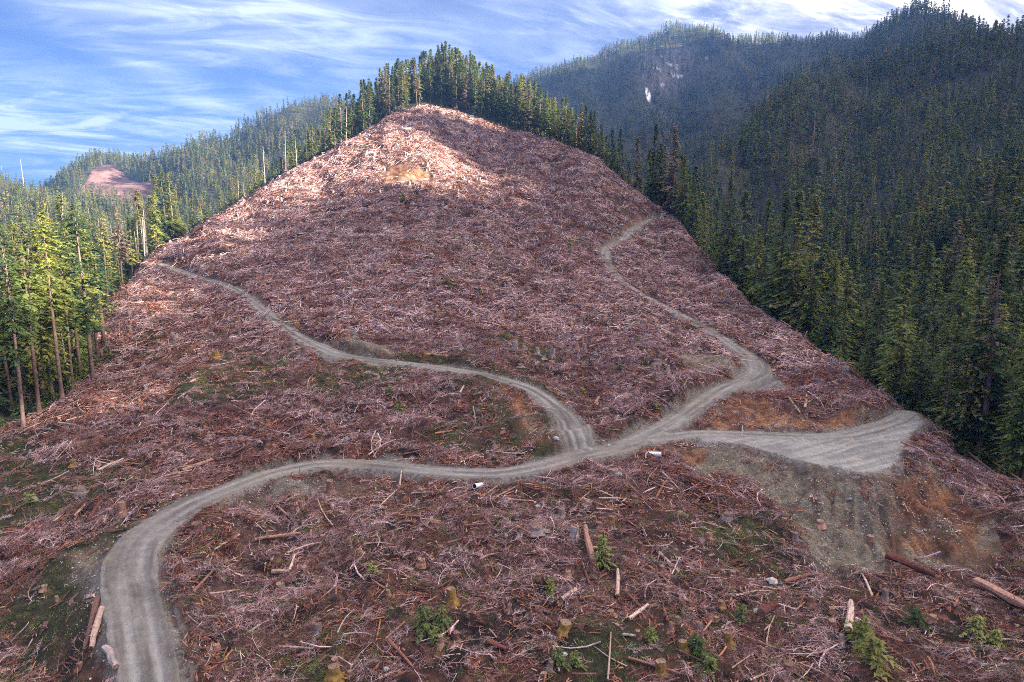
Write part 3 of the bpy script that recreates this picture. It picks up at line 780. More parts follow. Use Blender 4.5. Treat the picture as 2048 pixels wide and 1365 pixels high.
for k, H, b, r, sd in spec:
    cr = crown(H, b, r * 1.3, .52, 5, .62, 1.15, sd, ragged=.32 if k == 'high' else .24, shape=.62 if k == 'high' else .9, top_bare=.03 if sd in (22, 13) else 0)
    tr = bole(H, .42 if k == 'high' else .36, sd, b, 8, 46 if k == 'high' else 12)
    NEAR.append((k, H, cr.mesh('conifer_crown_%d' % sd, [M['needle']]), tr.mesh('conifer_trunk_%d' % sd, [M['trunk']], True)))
def joined(H, b, r, sd, step, per, node, leaf, trunk_sides=5, stubs=5, rag=.28, three=True, tr=.34):
    mb = crown(H, b, r * 1.3, step, per, node, leaf, sd, ragged=rag, three=three)
    t = bole(H, tr, sd, b, trunk_sides, stubs)
    o = len(mb.v); mb.v += t.v; mb.f += [tuple(i + o for i in f) for f in t.f]; mb.m += [1] * len(t.f); mb.t += t.t
    return mb.mesh('stand_tree_%d' % sd, [M['needle'], M['trunk']])
MID = [joined(32, .18, 3.7, 31, .9, 5, 1.05, 1.9), joined(29, .14, 3.3, 32, .9, 5, 1.05, 1.8), joined(34, .22, 4.2, 33, .95, 5, 1.1, 2.0),
       joined(30, .33, 3.0, 34, .85, 5, 1.0, 1.7, 6, 9), joined(33, .36, 3.3, 35, .85, 5, 1.0, 1.7, 6, 9), joined(28, .28, 2.9, 36, .85, 5, 1.0, 1.7, 6, 9)]
FAR = [joined(29, .12, 3.6, 41, 2.0, 5, 2.2, 3.0, 3, 0), joined(26, .10, 3.2, 42, 2.0, 5, 2.2, 2.8, 3, 0), joined(31, .25, 3.6, 43, 2.0, 5, 2.2, 2.9, 3, 0), joined(24, .15, 2.9, 44, 1.9, 5, 2.0, 2.6, 3, 0)]
def snag_mesh(H, seed):
    rs = random.Random(seed); mb = MB()
    lean = (rs.uniform(-.04, .04), rs.uniform(-.04, .04)); n = 7
    mb.tube([(lean[0] * H * i / 6 + rs.uniform(-.1, .1), lean[1] * H * i / 6, H * i / 6 - .5 * (i == 0)) for i in range(n)], [.34 * (1 - .82 * i / 6) * (1.4 if i == 0 else 1) for i in range(n)], 6, 0, rs.random(), 0, .1)
    for k in range(22):
        z = H * rs.uniform(.3, .98); a = rs.uniform(0, 6.28); L = rs.uniform(.5, 2.4) * (1.15 - z / H)
        x0, y0 = lean[0] * z, lean[1] * z
        mb.tube([(x0, y0, z), (x0 + math.cos(a) * L, y0 + math.sin(a) * L, z + L * rs.uniform(-.5, .25))], [.06, .02], 3, 0, rs.random())
    return mb.mesh('snag_%d' % seed, [M['grey_pole']], True)
M['grey_pole'] = wood_mat('grey_dead_wood', [(0, (.22, .17, .16)), (1, (.36, .31, .30))], grain=1.2)
SNAG = [snag_mesh(24, 51), snag_mesh(28, 52), snag_mesh(20, 53), snag_mesh(31, 54)]

# ------------------------------------------------------------------ where the trees stand
def field(a0, a1, r0, r1, cell):
    """one jittered point per cell of a square lattice, kept inside a sector"""
    xs = np.arange(-r1, r1, cell); ys = np.arange(0, r1, cell)
    X, Y = np.meshgrid(xs, ys); X = X + (rng.random(X.shape) - .5) * cell * .95; Y = Y + (rng.random(Y.shape) - .5) * cell * .95
    X, Y = X.ravel(), Y.ravel(); r = np.hypot(X, Y); a = np.arctan2(X, Y)
    k = (r > r0) & (r < r1) & (a > math.radians(a0)) & (a < math.radians(a1))
    return X[k], Y[k]
T = []
for r0, r1, cell in [(60, 330, 5.6), (330, 600, 4.9), (600, 700, 6.6), (700, 1300, 8.2), (1300, 2150, 10.0)]:
    x, y = field(-42, 42, r0, r1, cell)
    z = ground(x, y); cl = sample(MM['clear'], x, y)
    keep = (cl > 1.2) & (sample(MM['road'], x, y) > 2.5)
    n = fbm(x, y, 60, 3, 80)
    keep &= ~((r1 <= 330) & (x > 40) & (rng.random(x.shape) < .28))
    keep &= rng.random(x.shape) < (.93 - .35 * sstep(.6, .75, n)) * (1 - .65 * sstep(.5, .7, vnoise(x / 17, y / 17, 81)) * (r0 > 300) * (x > 0))
    if r1 > 1300:
        keep &= rng.random(x.shape) > .5 * sstep(.35, 1.0, sample(MM['snow'], x, y) * (np.hypot(x, y) > 1000))
    x, y, z, cl = x[keep], y[keep], z[keep], cl[keep]
    ok = seen(x, y, z + 34)
    T.append(np.stack([x[ok], y[ok], z[ok], cl[ok]], -1))
T = np.concatenate(T)
tx, ty, tz, tcl = T.T
tr_ = np.hypot(tx, ty)
hf = .55 + .58 * rng.random(len(T)) ** .9
hf *= np.where(tr_ > 700, .82, 1.0) * np.where(ty > 1500, .85, 1)
edge = (tcl < 9) & (tr_ < 520)
tpx, tpy, td = project(tx, ty, tz)
leftst = (tpx < 330) & (td < 330)
hf = np.where(leftst, hf * 1.05, hf)
knob_ = (tpx > 640) & (tpx < 1290) & (td > 380) & (td < 640)
hf = hf * np.where(knob_, 1.0, .72 + .56 * sstep(.3, .7, fbm(tx, ty, 55, 2, 83)))
hf = np.where((tpx < 660) & (td > 235) & (td < 900), hf * .76, hf)
hf = np.where(knob_, .84 + (hf - .82) * .55, hf)
hf = np.where((tpx > 1300) & (td < 430), hf * 1.18, hf)
hf = np.where((tpx < 800) & (ty > 700), hf * .8, hf)
# trees set one by one: the tall ones that stand out
SPECIAL = [ # bearing px, depth, height, variant
 (100, 134, 37, 4), (168, 146, 38, 6), (46, 127, 34, 5), (12, 121, 33, 7), (125, 143, 30, 5), (60, 142, 37, 6), (-8, 132, 36, 4), (140, 152, 34, 4), (95, 158, 39, 6), (20, 150, 38, 4), (195, 178, 36, 7), (180, 165, 33, 6),
 (215, 205, 33, 5), (70, 170, 38, 0), (150, 172, 37, 2), (245, 250, 31, 7), (-30, 145, 38, 2), (35, 165, 37, 4),
 (1667, 196, 32, 0), (1697, 200, 25, 1), (1812, 188, 34, 2), (1812, 152, 24, 3), (1755, 178, 24, 1), (1930, 172, 43, 6), (1885, 148, 26, 3), (1966, 158, 38, 2), (1740, 215, 34, 2), (2010, 150, 33, 1), (2040, 170, 38, 0), (1985, 140, 22, 3), (1850, 210, 37, 2), (2060, 138, 27, 3), (1905, 188, 36, 0), (1720, 235, 32, 3), (1600, 250, 32, 0), (1625, 222, 26, 1),
 (1555, 262, 31, 1), (1510, 280, 32, 2)]
sp = []
for px, d, H, v in SPECIAL:
    x, y = (px - 1024) / F * d, d
    if px < 300:                                # keep them just outside the cut-over ground
        pass
    sp.append((x, y, float(ground(x, y)), H, v))
spx = np.array([(s[0], s[1]) for s in sp])
dmin = np.sqrt(((tx[:, None] - spx[None, :, 0]) ** 2 + (ty[:, None] - spx[None, :, 1]) ** 2).min(1))
keep = dmin > 3.6
tx, ty, tz, tcl, tr_, hf, edge, tpx, tpy, td, leftst = [a[keep] for a in (tx, ty, tz, tcl, tr_, hf, edge, tpx, tpy, td, leftst)]
# the largest in the picture stand as single trees
H_app = 32 * hf
toppx, toppy, _ = project(tx, ty, tz + H_app * .9)
inpic = (tpx > -40) & (tpx < 2088) & (toppy < 1365) & (toppy > -60)
front = np.ones(len(tx), bool)
vis = seen(tx, ty, tz + H_app * .8) & inpic
# a tree deep inside the wood is hidden by those before it: prefer open edges and raised crowns
size = H_app / td
order = np.argsort(-np.where(vis, size * np.where(edge, 1.35, 1.0), 0))
single = order[:262]
is_single = np.zeros(len(tx), bool); is_single[single] = True
SINGLE = [(x, y, z, H, v, None) for x, y, z, H, v in sp]
for i in single:
    v = int(rng.integers(4, 8)) if (edge[i] and tpx[i] < 1250 and rng.random() < (.35 if tpx[i] < 700 else .08)) or (leftst[i] and rng.random() < .35) else (int(rng.integers(4, 8)) if rng.random() < .07 else int(rng.integers(0, 4)))
    SINGLE.append((float(tx[i]), float(ty[i]), float(tz[i]), float(H_app[i] * 1.06), v, None))

protos = {}
def conifer(x, y, z, H, v):
    kind, Hn, cm, tm = NEAR[v]
    s = H / Hn
    root = D.objects.new('conifer_tree', None); C.objects.link(root)
    root.empty_display_size = 1
    if v not in protos:
        a = link('crown', cm, root); b = link('trunk', tm, root); protos[v] = (a, b)
    else:
        for o in protos[v]:
            c = o.copy(); C.objects.link(c); c.parent = root
    w_ = s * rng.uniform(.88, 1.15) * (1.22 if math.hypot(x, y) > 330 else (1.14 if x > 40 else 1))
    root.location = (x, y, z - .2); root.rotation_euler = (rng.uniform(-.025, .025), rng.uniform(-.025, .025), rng.uniform(0, 6.28)); root.scale = (w_, w_, s)
    return root
def zone(x, y, z):
    px, py, d = project(np.array(x), np.array(y), np.array(z)); px = float(px); py = float(py); d = float(d)
    if px < 262 and d < 240: return 'near_left'
    if px < 720 and d < 560: return 'left_ridge'
    if px < 1290 and d > 380: return 'knob'
    if px < 1560: return 'right_edge'
    if d < 215: return 'near_right'
    return 'right_slope'
ZL = {'near_left': ('tall sunlit yellow green conifer in the stand by the lower left edge of the clearing', 'sunlit conifers at the lower left edge of the clearing'),
      'left_ridge': ('dark narrow conifer with bare lower trunk along the left ridge line of the clearing', 'conifers along the left ridge line of the clearing'),
      'knob': ('conifer on the wooded hilltop above the cut slope', 'conifers on the hilltop above the clearing'),
      'right_edge': ('dark green conifer below the right edge of the clearing', 'conifers along the right edge of the clearing'),
      'near_right': ('big shaded dark green conifer behind the gravel landing', 'conifers behind the gravel landing'),
      'right_slope': ('dark conifer on the shaded valley side beyond the clearing', 'conifers on the shaded valley side')}
NTH = ['first', 'second', 'third', 'fourth', 'fifth', 'sixth', 'seventh', 'eighth', 'ninth', 'tenth', 'eleventh', 'twelfth']
byz = {}
for x, y, z, H, v, _ in SINGLE:
    r = conifer(x, y, z, H, v)
    zn = zone(x, y, z + H * .5)
    px, py, d = project(np.array(x), np.array(y), np.array(z + H * .9))
    byz.setdefault(zn, []).append((float(px), H / float(d), r, v))
    tag(r, ZL[zn][0], 'tree', ZL[zn][1])
where = {'near_left': 'in the sunlit stand', 'near_right': 'behind the landing', 'knob': 'on the hilltop', 'left_ridge': 'on the left ridge', 'right_edge': 'on the right edge', 'right_slope': 'on the valley side'}
for zn, L in byz.items():
    top = sorted(sorted(L, key=lambda t: -t[1])[:10], key=lambda t: t[0])
    for k, (px, s_, r, v) in enumerate(top):
        look = 'bare-trunked' if v > 3 else 'full-crowned'
        r['label'] = '%s conifer, %s from left of the ten largest %s' % (look, NTH[k], where[zn])

# ------------------------------------------------------------------ geometry-node scatter for the uncountable
def scatter(name, pts, eul, scl, idx, meshes, **tags):
    coll = D.collections.new(name + '_sources')
    for k, m in enumerate(meshes):
        coll.objects.link(D.objects.new('%s_source_%02d' % (name, k), m))
    me = D.meshes.new(name)
    n = len(pts)
    me.vertices.add(n); me.vertices.foreach_set('co', np.asarray(pts, np.float32).ravel())
    a = me.attributes.new('turn', 'FLOAT_VECTOR', 'POINT'); a.data.foreach_set('vector', np.asarray(eul, np.float32).ravel())
    scl = np.asarray(scl, np.float32)
    if scl.ndim == 1: scl = np.repeat(scl[:, None], 3, 1)
    a = me.attributes.new('size', 'FLOAT_VECTOR', 'POINT'); a.data.foreach_set('vector', scl.ravel())
    a = me.attributes.new('which', 'INT', 'POINT'); a.data.foreach_set('value', np.asarray(idx, np.int32))
    o = link(name, me)
    ng = D.node_groups.new(name, 'GeometryNodeTree')
    ng.interface.new_socket('Geometry', in_out='INPUT', socket_type='NodeSocketGeometry'); ng.interface.new_socket('Geometry', in_out='OUTPUT', socket_type='NodeSocketGeometry')
    gi, go = ng.nodes.new('NodeGroupInput'), ng.nodes.new('NodeGroupOutput')
    ci = ng.nodes.new('GeometryNodeCollectionInfo'); ci.inputs['Collection'].default_value = coll
    ci.inputs['Separate Children'].default_value = True; ci.inputs['Reset Children'].default_value = True
    ip = ng.nodes.new('GeometryNodeInstanceOnPoints'); ip.inputs['Pick Instance'].default_value = True
    def attr(nm, dt):
        q = ng.nodes.new('GeometryNodeInputNamedAttribute'); q.data_type = dt; q.inputs['Name'].default_value = nm; return q.outputs[0]
    L = ng.links.new
    m2p = ng.nodes.new('GeometryNodeMeshToPoints'); L(gi.outputs[0], m2p.inputs[0])
    L(m2p.outputs[0], ip.inputs['Points']); L(ci.outputs[0], ip.inputs['Instance'])
    e2r = ng.nodes.new('FunctionNodeEulerToRotation'); L(attr('turn', 'FLOAT_VECTOR'), e2r.inputs[0]); L(e2r.outputs[0], ip.inputs['Rotation'])
    L(attr('size', 'FLOAT_VECTOR'), ip.inputs['Scale']); L(attr('which', 'INT'), ip.inputs['Instance Index'])
    L(ip.outputs[0], go.inputs[0])
    md = o.modifiers.new('scatter', 'NODES'); md.node_group = ng
    return tag(o, kind='stuff', **tags)
rest_i = np.nonzero(~is_single)[0]
x, y, z, H, r = tx[rest_i], ty[rest_i], tz[rest_i], H_app[rest_i], tr_[rest_i]
n = len(rest_i)
e = edge[rest_i]
near_s = r < 620
mid_pick = np.where((e & (rng.random(n) < .35)) | (rng.random(n) < .12), rng.integers(3, 6, n), rng.integers(0, 3, n))
which = np.where(near_s, mid_pick, 6 + rng.integers(0, 4, n))
nomH = np.array([32, 29, 34, 30, 33, 28, 29, 26, 31, 24])[which]
sz = H / nomH
wd = sz * rng.uniform(.85, 1.15, n) * np.where(r > 600, .88, 1.0) * np.where(r > 1200, 1.15, 1.0)
scatter('forest', np.stack([x, y, z - .3], -1), np.stack([rng.uniform(-.03, .03, n), rng.uniform(-.03, .03, n), rng.uniform(0, 6.28, n)], -1), np.stack([wd, wd, sz], -1), which, MID + FAR)
# trees added out of view on the shading crest, to break up its shadow edge
cx_, cy_ = np.meshgrid(np.arange(425, 480, 6.0), np.arange(-150, 330, 5.5)); cx_ = cx_.ravel() + rng.uniform(-2.5, 2.5, cx_.size); cy_ = cy_.ravel() + rng.uniform(-2.5, 2.5, cy_.size)
k_ = rng.random(cx_.size) < .6; cx_, cy_ = cx_[k_], cy_[k_]; m_ = len(cx_)
cs_ = rng.uniform(.45, .95, m_)
scatter('unseen_crest_trees', np.stack([cx_, cy_, rough_land(cx_, cy_, base_height(cx_, cy_)) - .5], -1), np.stack([np.zeros(m_), np.zeros(m_), rng.uniform(0, 6.28, m_)], -1), np.stack([cs_, cs_, cs_], -1), rng.integers(0, 3, m_), MID)
print('TREES', len(SINGLE), n)
# understorey along the edges of the wood
x, y = field(-42, 42, 90, 520, 3.2)
cl = sample(MM['clear'], x, y); k = (cl > .3) & (cl < 14) & (rng.random(len(x)) < .75) & (sample(MM['road'], x, y) > 2)
x, y = x[k], y[k]; n = len(x)
BUSH = [crown(4.2, .02, 1.9, .3, 5, .4, .6, 61, ragged=.35).mesh('thicket_a', [M['needle']]), crown(3.0, .02, 1.7, .28, 5, .4, .55, 62, ragged=.4).mesh('thicket_b', [M['needle']]), crown(5.5, .03, 1.9, .36, 5, .45, .65, 63, ragged=.3).mesh('thicket_c', [M['needle']])]
s_ = rng.uniform(.4, 1.25, n)
scatter('undergrowth', np.stack([x, y, ground(x, y) - .2], -1), np.stack([np.zeros(n), np.zeros(n), rng.uniform(0, 6.28, n)], -1), s_, rng.integers(0, 3, n), BUSH)
# dead standing trees
SN = []
cand = np.nonzero(vis & (tr_ < 1100))[0]
for i in rng.permutation(cand)[:150]:
    SN.append((float(tx[i] + 2), float(ty[i] + 1.5), 0, 0))
for k in range(10):                                    # bare poles left along the lit left ridge and crest
    t = rng.random(); px = 215 + 400 * t ** 1.3
    xs = np.interp(px, [p[0] for p in EDGE], [(p[0] - 1024) / F * p[2] for p in EDGE]); ys = np.interp(px, [p[0] for p in EDGE], [p[2] for p in EDGE])
    SN.append((float(xs - rng.uniform(1, 5)), float(ys + rng.uniform(0, 5)), 0, 0))
first = {}
for k, (x, y, _, _) in enumerate(SN):
    v = k % 4
    z = float(ground(x, y))
    if v in first: o = first[v].copy(); C.objects.link(o)
    else: o = link('dead_snag', SNAG[v]); first[v] = o
    o.location = (x, y, z - .3); s_ = rng.uniform(.75, 1.25); f_ = 1.4 if math.hypot(x, y) > 620 else .85; o.scale = (s_ * f_, s_ * f_, s_ * (1.12 if f_ > 1 else .78)); o.rotation_euler = (rng.uniform(-.05, .05), rng.uniform(-.05, .05), rng.uniform(0, 6.28))
    zn = zone(x, y, z + 12)
    tag(o, 'grey leafless dead tree standing ' + {'near_left': 'in the sunlit lower left stand', 'left_ridge': 'along the left ridge of the clearing', 'knob': 'among the hilltop conifers', 'right_edge': 'along the right edge of the clearing', 'near_right': 'behind the gravel landing', 'right_slope': 'among conifers on the shaded valley side'}[zn], 'dead tree', 'grey dead standing trees')
# ------------------------------------------------------------------ logging slash
def bough(seed, L, nt=17, th=.040):
    """one dead bough with its bare twigs"""
    rs = random.Random(seed); mb = MB()
    bend = rs.uniform(-.5, .5); lift = rs.uniform(.1, .5)
    def pt(u): return (L * (u - .5), bend * L * .3 * math.sin(u * 3.0), .12 + lift * math.sin(u * math.pi) * L * .28)
    tn = rs.random()
    mb.tube([pt(u) for u in (0, .25, .5, .75, 1)], [th * 1.3, th * 1.1, th * .9, th * .6, th * .3], 3, 0, tn)
    for k in range(nt):
        u = rs.uniform(.08, .98); p = pt(u); sd = rs.choice((-1, 1))
        a = rs.uniform(.5, 1.25) * sd; l = rs.uniform(.35, 1.0) * L * .42 * (1.1 - u * .6); up = rs.uniform(-.1, .45)
        q = (p[0] + math.cos(a) * l, p[1] + math.sin(a) * l, max(.02, p[2] + up * l))
        mdl = ((p[0] + q[0]) / 2 + rs.uniform(-.1, .1), (p[1] + q[1]) / 2 + rs.uniform(-.1, .1), max(.03, (p[2] + q[2]) / 2 + rs.uniform(0, .16)))
        mb.tube([p, mdl, q], [th * .55, th * .45, th * .15], 3, 0, tn + rs.uniform(-.12, .12))
        for j in range(4):
            t = rs.uniform(.2, 1); s = tuple(mdl[i] * (1 - t) + q[i] * t for i in range(3)); b = a + rs.uniform(-1.1, 1.1); m_ = l * rs.uniform(.25, .6)
            e_ = (s[0] + math.cos(b) * m_, s[1] + math.sin(b) * m_, max(0, s[2] + rs.uniform(-.3, .5) * m_))
            w_ = th * .6
            mb.face([(s[0], s[1], s[2] - w_), (s[0], s[1] , s[2] + w_), e_], 0, tn + rs.uniform(-.2, .2))
    return mb
def chunks(seed, n, size, mi=0):
    rs = random.Random(seed); mb = MB()
    for k in range(n):
        a = rs.gauss(0, .7); l = size * rs.uniform(.3, 1.2); x, y = rs.gauss(0, size * .6), rs.gauss(0, size * .45); z = rs.uniform(.03, .3); s = rs.uniform(-.35, .35)
        r_ = size * rs.uniform(.025, .075)
        dx, dy = math.cos(a) * l / 2, math.sin(a) * l / 2
        mb.tube([(x - dx, y - dy, z - s * l * .3), (x, y, z + .03), (x + dx, y + dy, max(.02, z + s * l * .5))], [r_ * rs.uniform(.4, 1), r_, r_ * rs.uniform(.2, .8)], 4, mi, rs.random(), mi, .25, rs.uniform(.35, .9))
    return mb
def pole(seed, L, r_):
    rs = random.Random(seed); mb = MB()
    b = rs.uniform(-.12, .12) * L
    mb.tube([(L * (t - .5), b * math.sin(t * 3.14) + rs.uniform(-.03, .03), r_ + .08 + t * rs.uniform(0, .25)) for t in (0, .3, .6, 1)], [r_, r_ * .9, r_ * .75, r_ * .45], 5, 0, rs.random(), 0, .1)
    for k in range(4):
        t = rs.uniform(.3, 1); a = rs.choice((-1, 1)) * rs.uniform(.5, 1.2); l = rs.uniform(.3, .9); x0 = L * (t - .5)
        mb.tube([(x0, 0, r_ + .1), (x0 + math.cos(a) * l, math.sin(a) * l, r_ + .1 + l * rs.uniform(0, .5))], [r_ * .3, r_ * .1], 3, 0, rs.random())
    return mb
def green(seed, r_, h, n=70):
    rs = random.Random(seed); mb = MB()
    for k in range(n):
        a = rs.uniform(0, 6.28); q = r_ * math.sqrt(rs.random()); z = h * rs.random() * (1 - q / r_ * .6)
        x, y = q * math.cos(a), q * math.sin(a); s = rs.uniform(.12, .3) * (r_ ** .5); b = rs.uniform(0, 6.28)
        mb.face([(x, y, z), (x + math.cos(b) * s * .35, y + math.sin(b) * s * .35, z + s * .1), (x + math.cos(b + .5) * s, y + math.sin(b + .5) * s, z + s * rs.uniform(-.1, .7))], 0, rs.random())
    return mb
def stones(seed, n, spread, size):
    rs = random.Random(seed); mb = MB()
    for k in range(n):
        x, y = rs.gauss(0, spread), rs.gauss(0, spread); s = size * rs.uniform(.4, 1.3); tn = rs.random()
        ring = [(x + math.cos(t) * s * rs.uniform(.6, 1.1), y + math.sin(t) * s * rs.uniform(.6, 1.1), s * rs.uniform(-.2, .3)) for t in (0, 1.26, 2.5, 3.77, 5.0)]
        topp = (x + rs.uniform(-.2, .2) * s, y + rs.uniform(-.2, .2) * s, s * rs.uniform(.6, .95))
        for i in range(5): mb.face([ring[i], ring[(i + 1) % 5], topp], 0, tn)
    return mb
SRC = []
for k in range(7): SRC.append(bough(100 + k, 3.0 + .35 * k, 15).mesh('slash_bough_%d' % k, [M['twig']]))            # 0-6
for k in range(3): SRC.append(bough(120 + k, 2.0, 34, .034).mesh('slash_tangle_%d' % k, [M['twig']]))                # 7-9
for k in range(4): SRC.append(chunks(130 + k, 9, 1.5).mesh('slash_red_%d' % k, [M['redwood']]))                    # 10-13
for k in range(2): SRC.append(chunks(140 + k, 6, 1.3).mesh('slash_pale_%d' % k, [M['pale']]))                      # 14-15
for k in range(3): SRC.append(pole(150 + k, 5 + k, .09 + .02 * k).mesh('slash_pole_%d' % k, [M['pale' if k == 1 else 'twig']]))   # 16-18
for k in range(3): SRC.append(green(160 + k, .9, .6).mesh('slash_green_%d' % k, [M['fresh']]))                     # 19-21
# coarse ones for the far hill
def coarse(seed, mt, n=12, L=2.6, r_=.075):
    rs = random.Random(seed); mb = MB()
    for k in range(n):
        a = rs.gauss(0, .75); l = L * rs.uniform(.35, 1.3); x, y = rs.gauss(0, 1.5), rs.gauss(0, 1.1); z = rs.uniform(.05, .6); s = rs.uniform(-.3, .3)
        dx, dy = math.cos(a) * l / 2, math.sin(a) * l / 2; w_ = r_ * rs.uniform(.5, 1.5)
        mb.tube([(x - dx, y - dy, max(0, z - s * l / 2)), (x + dx, y + dy, max(.05, z + s * l / 2))], [w_, w_ * .5], 3, 0, rs.random())
    return mb.mesh('slash_coarse_%d' % seed, [mt])
for k in range(4): SRC.append(coarse(170 + k, M['twig'], 15))                                                  # 22-25
for k in range(2): SRC.append(coarse(175 + k, M['redwood'], 9, 2.2, .09))                                      # 26-27
SRC.append(coarse(178, M['pale'], 5, 2.6, .11))                                                                # 28

def scatter_points(a0, a1, r0, r1, n):
    r = np.sqrt(rng.uniform(r0 * r0, r1 * r1, n)); a = np.radians(rng.uniform(a0, a1, n))
    return r * np.sin(a), r * np.cos(a)
def euler_on(x, y, yaw, tilt=.25):
    nn = normal(x, y)
    nn[:, 0] += rng.normal(0, tilt * .5, len(x)); nn[:, 1] += rng.normal(0, tilt * .5, len(x))
    nn /= np.linalg.norm(nn, axis=1, keepdims=True)
    ux = np.stack([np.cos(yaw), np.sin(yaw), np.zeros_like(yaw)], -1)
    ux = ux - nn * (ux * nn).sum(1, keepdims=True); ux /= np.linalg.norm(ux, axis=1, keepdims=True)
    uy = np.cross(nn, ux)
    return np.stack([np.arctan2(uy[:, 2], nn[:, 2]), -np.arcsin(np.clip(ux[:, 2], -1, 1)), np.arctan2(ux[:, 1], ux[:, 0])], -1)
def yaws(x, y, sd=.7):
    """felled stems and tops lie roughly along the contour, in swathes"""
    zx = (ground(x + 6, y) - ground(x - 6, y)); zy = (ground(x, y + 6) - ground(x, y - 6))
    c = np.arctan2(zx, -zy + 1e-6)
    return c + (fbm(x, y, 25, 2, 90) - .5) * 2.4 + rng.normal(0, sd, len(x)) * 1.3 + math.pi * (rng.random(len(x)) < .5)
AR = math.radians(86) / 2
def vn_(x, y): return sstep(.3, .7, vnoise(x / 2.6, y / 2.6, 95))
def band(r0, r1, dens, fine):
    area = AR * (r1 * r1 - r0 * r0)
    n = int(area * dens)
    x, y = scatter_points(-43, 43, r0, r1, n)
    cl = sample(MM['clear'], x, y); rd = sample(MM['road'], x, y); so = sample(MM['soil'], x, y); gr = sample(MM['green'], x, y)
    thick = fbm(x, y, 7, 3, 91)
    p = sstep(.6, -.6, cl) * (rd > .75) * (1 - .93 * so) * (.38 + .85 * sstep(.3, .65, thick) * (.4 + vn_(x, y))) * (1 - .2 * gr) * np.where(rd < 2.2, .45, 1)
    k = rng.random(n) < p
    k &= seen(x, y, ground(x, y) + 1.2)
    x, y = x[k], y[k]; n = len(x)
    redz = fbm(x, y, 13, 3, 92); u = rng.random(n); gr = gr[k]; rd = rd[k]
    if fine:
        w = np.where(rng.random(n) < .45, rng.integers(0, 7, n), rng.integers(7, 10, n))
        w = np.where(u < .16 + .28 * sstep(.45, .6, redz) + .2 * (rd < 4), rng.integers(10, 14, n), w)
        w = np.where((u > .90) & (u < .96), rng.integers(14, 16, n), w)
        w = np.where(u > .975, rng.integers(16, 19, n), w)
        w = np.where(rng.random(n) < .05 + .5 * gr + .2 * (y < 95), rng.integers(19, 22, n), w)
    else:
        w = rng.integers(22, 26, n)
        w = np.where(u < .16 + .26 * sstep(.5, .64, redz), rng.integers(26, 28, n), w)
        w = np.where(u > .9, 28, w)
        w = np.where(rng.random(n) < .02 + .16 * gr, rng.integers(19, 22, n), w)
    return x, y, w
parts = [band(38, 110, 3.6, True), band(110, 175, 2.4, True), band(175, 300, 1.0, False), band(300, 500, .55, False)]
x = np.concatenate([p[0] for p in parts]); y = np.concatenate([p[1] for p in parts]); w = np.concatenate([p[2] for p in parts])
r = np.hypot(x, y); n = len(x)
s_ = rng.uniform(.55, 1.15, n) * np.where(r > 175, 1.0, 1.0) * np.where((w > 18) & (w < 22) & (r > 175), 1.8, 1)
s_ = s_ * np.clip(.5 + r / 260, .6, 1.25)
scatter('logging_slash', np.stack([x, y, ground(x, y) - .05], -1), euler_on(x, y, yaws(x, y)), s_, w, SRC)
print('SLASH', n)
# the bare earth keeps a litter of stones and a few splinters
x, y = scatter_points(-43, 43, 40, 210, 26000)
so = sample(MM['soil'], x, y); rd = sample(MM['road'], x, y); cl = sample(MM['clear'], x, y)
k = (cl < 0) & (rd > .1) & (rng.random(len(x)) < np.maximum(so * .8, .5 * (rd < 1.8)))
x, y = x[k], y[k]; n = len(x)
scatter('stones', np.stack([x, y, ground(x, y)], -1), euler_on(x, y, rng.uniform(0, 6.28, n), .1), rng.uniform(.5, 1.3, n), rng.integers(0, 3, n), [stones(200 + k, 12, .8, .10).mesh('stone_litter_%d' % k, [M['stone']]) for k in range(3)])

# ------------------------------------------------------------------ stumps
def stump_mesh(seed, h, r_, bark):
    rs = random.Random(seed); mb = MB(); n = 11
    lob = [rs.uniform(.85, 1.5) for _ in range(n)]
    rings = []
    for z, f in ((-.35, 1.9), (.06, 1.45), (h * .35, 1.08), (h, 1.0)):
        b = len(mb.v)
        for k in range(n):
            a = 2 * math.pi * k / n; g = r_ * (1 + (f - 1) * (lob[k])) * rs.uniform(.93, 1.07)
            mb.v.append((math.cos(a) * g, math.sin(a) * g, z + (rs.uniform(-.05, .1) if z == h else 0))); mb.t.append(rs.random() * .3)
        rings.append(b)
    for r0, r1 in zip(rings[:-1], rings[1:]):
        for k in range(n): mb.f.append((r0 + k, r0 + (k + 1) % n, r1 + (k + 1) % n, r1 + k)); mb.m.append(0)
    mb.v.append((0, 0, h + .03)); mb.t.append(.3); c = len(mb.v) - 1
    for k in range(n): mb.f.append((rings[-1] + k, rings[-1] + (k + 1) % n, c)); mb.m.append(1)
    for k in range(3):                                        # splinters of the hinge, and a root or two
        a = rs.uniform(0, 6.28); x0, y0 = math.cos(a) * r_ * .5, math.sin(a) * r_ * .5
        mb.tube([(x0, y0, h - .05), (x0 * 1.05, y0 * 1.05, h + rs.uniform(.1, .4))], [.07, .01], 3, 1, .4)
        b = rs.uniform(0, 6.28)
        mb.tube([(math.cos(b) * r_, math.sin(b) * r_, .12), (math.cos(b) * r_ * 1.9, math.sin(b) * r_ * 1.9, .02), (math.cos(b + .2) * r_ * 2.9, math.sin(b + .2) * r_ * 2.9, -.25)], [.16 * r_ / .5, .12 * r_ / .5, .05], 4, 0, .2)
    return mb.mesh('stump_%d' % seed, [M[bark], M['cut']])
STUMP = [stump_mesh(301, 1.2, .5, 'bark'), stump_mesh(302, .9, .62, 'bark'), stump_mesh(303, 1.5, .42, 'bark'), stump_mesh(304, 1.1, .55, 'mossbark'), stump_mesh(305, 1.35, .48, 'mossbark'), stump_mesh(306, .8, .8, 'snag'), stump_mesh(307, 1.6, .5, 'snag')]
first = {}
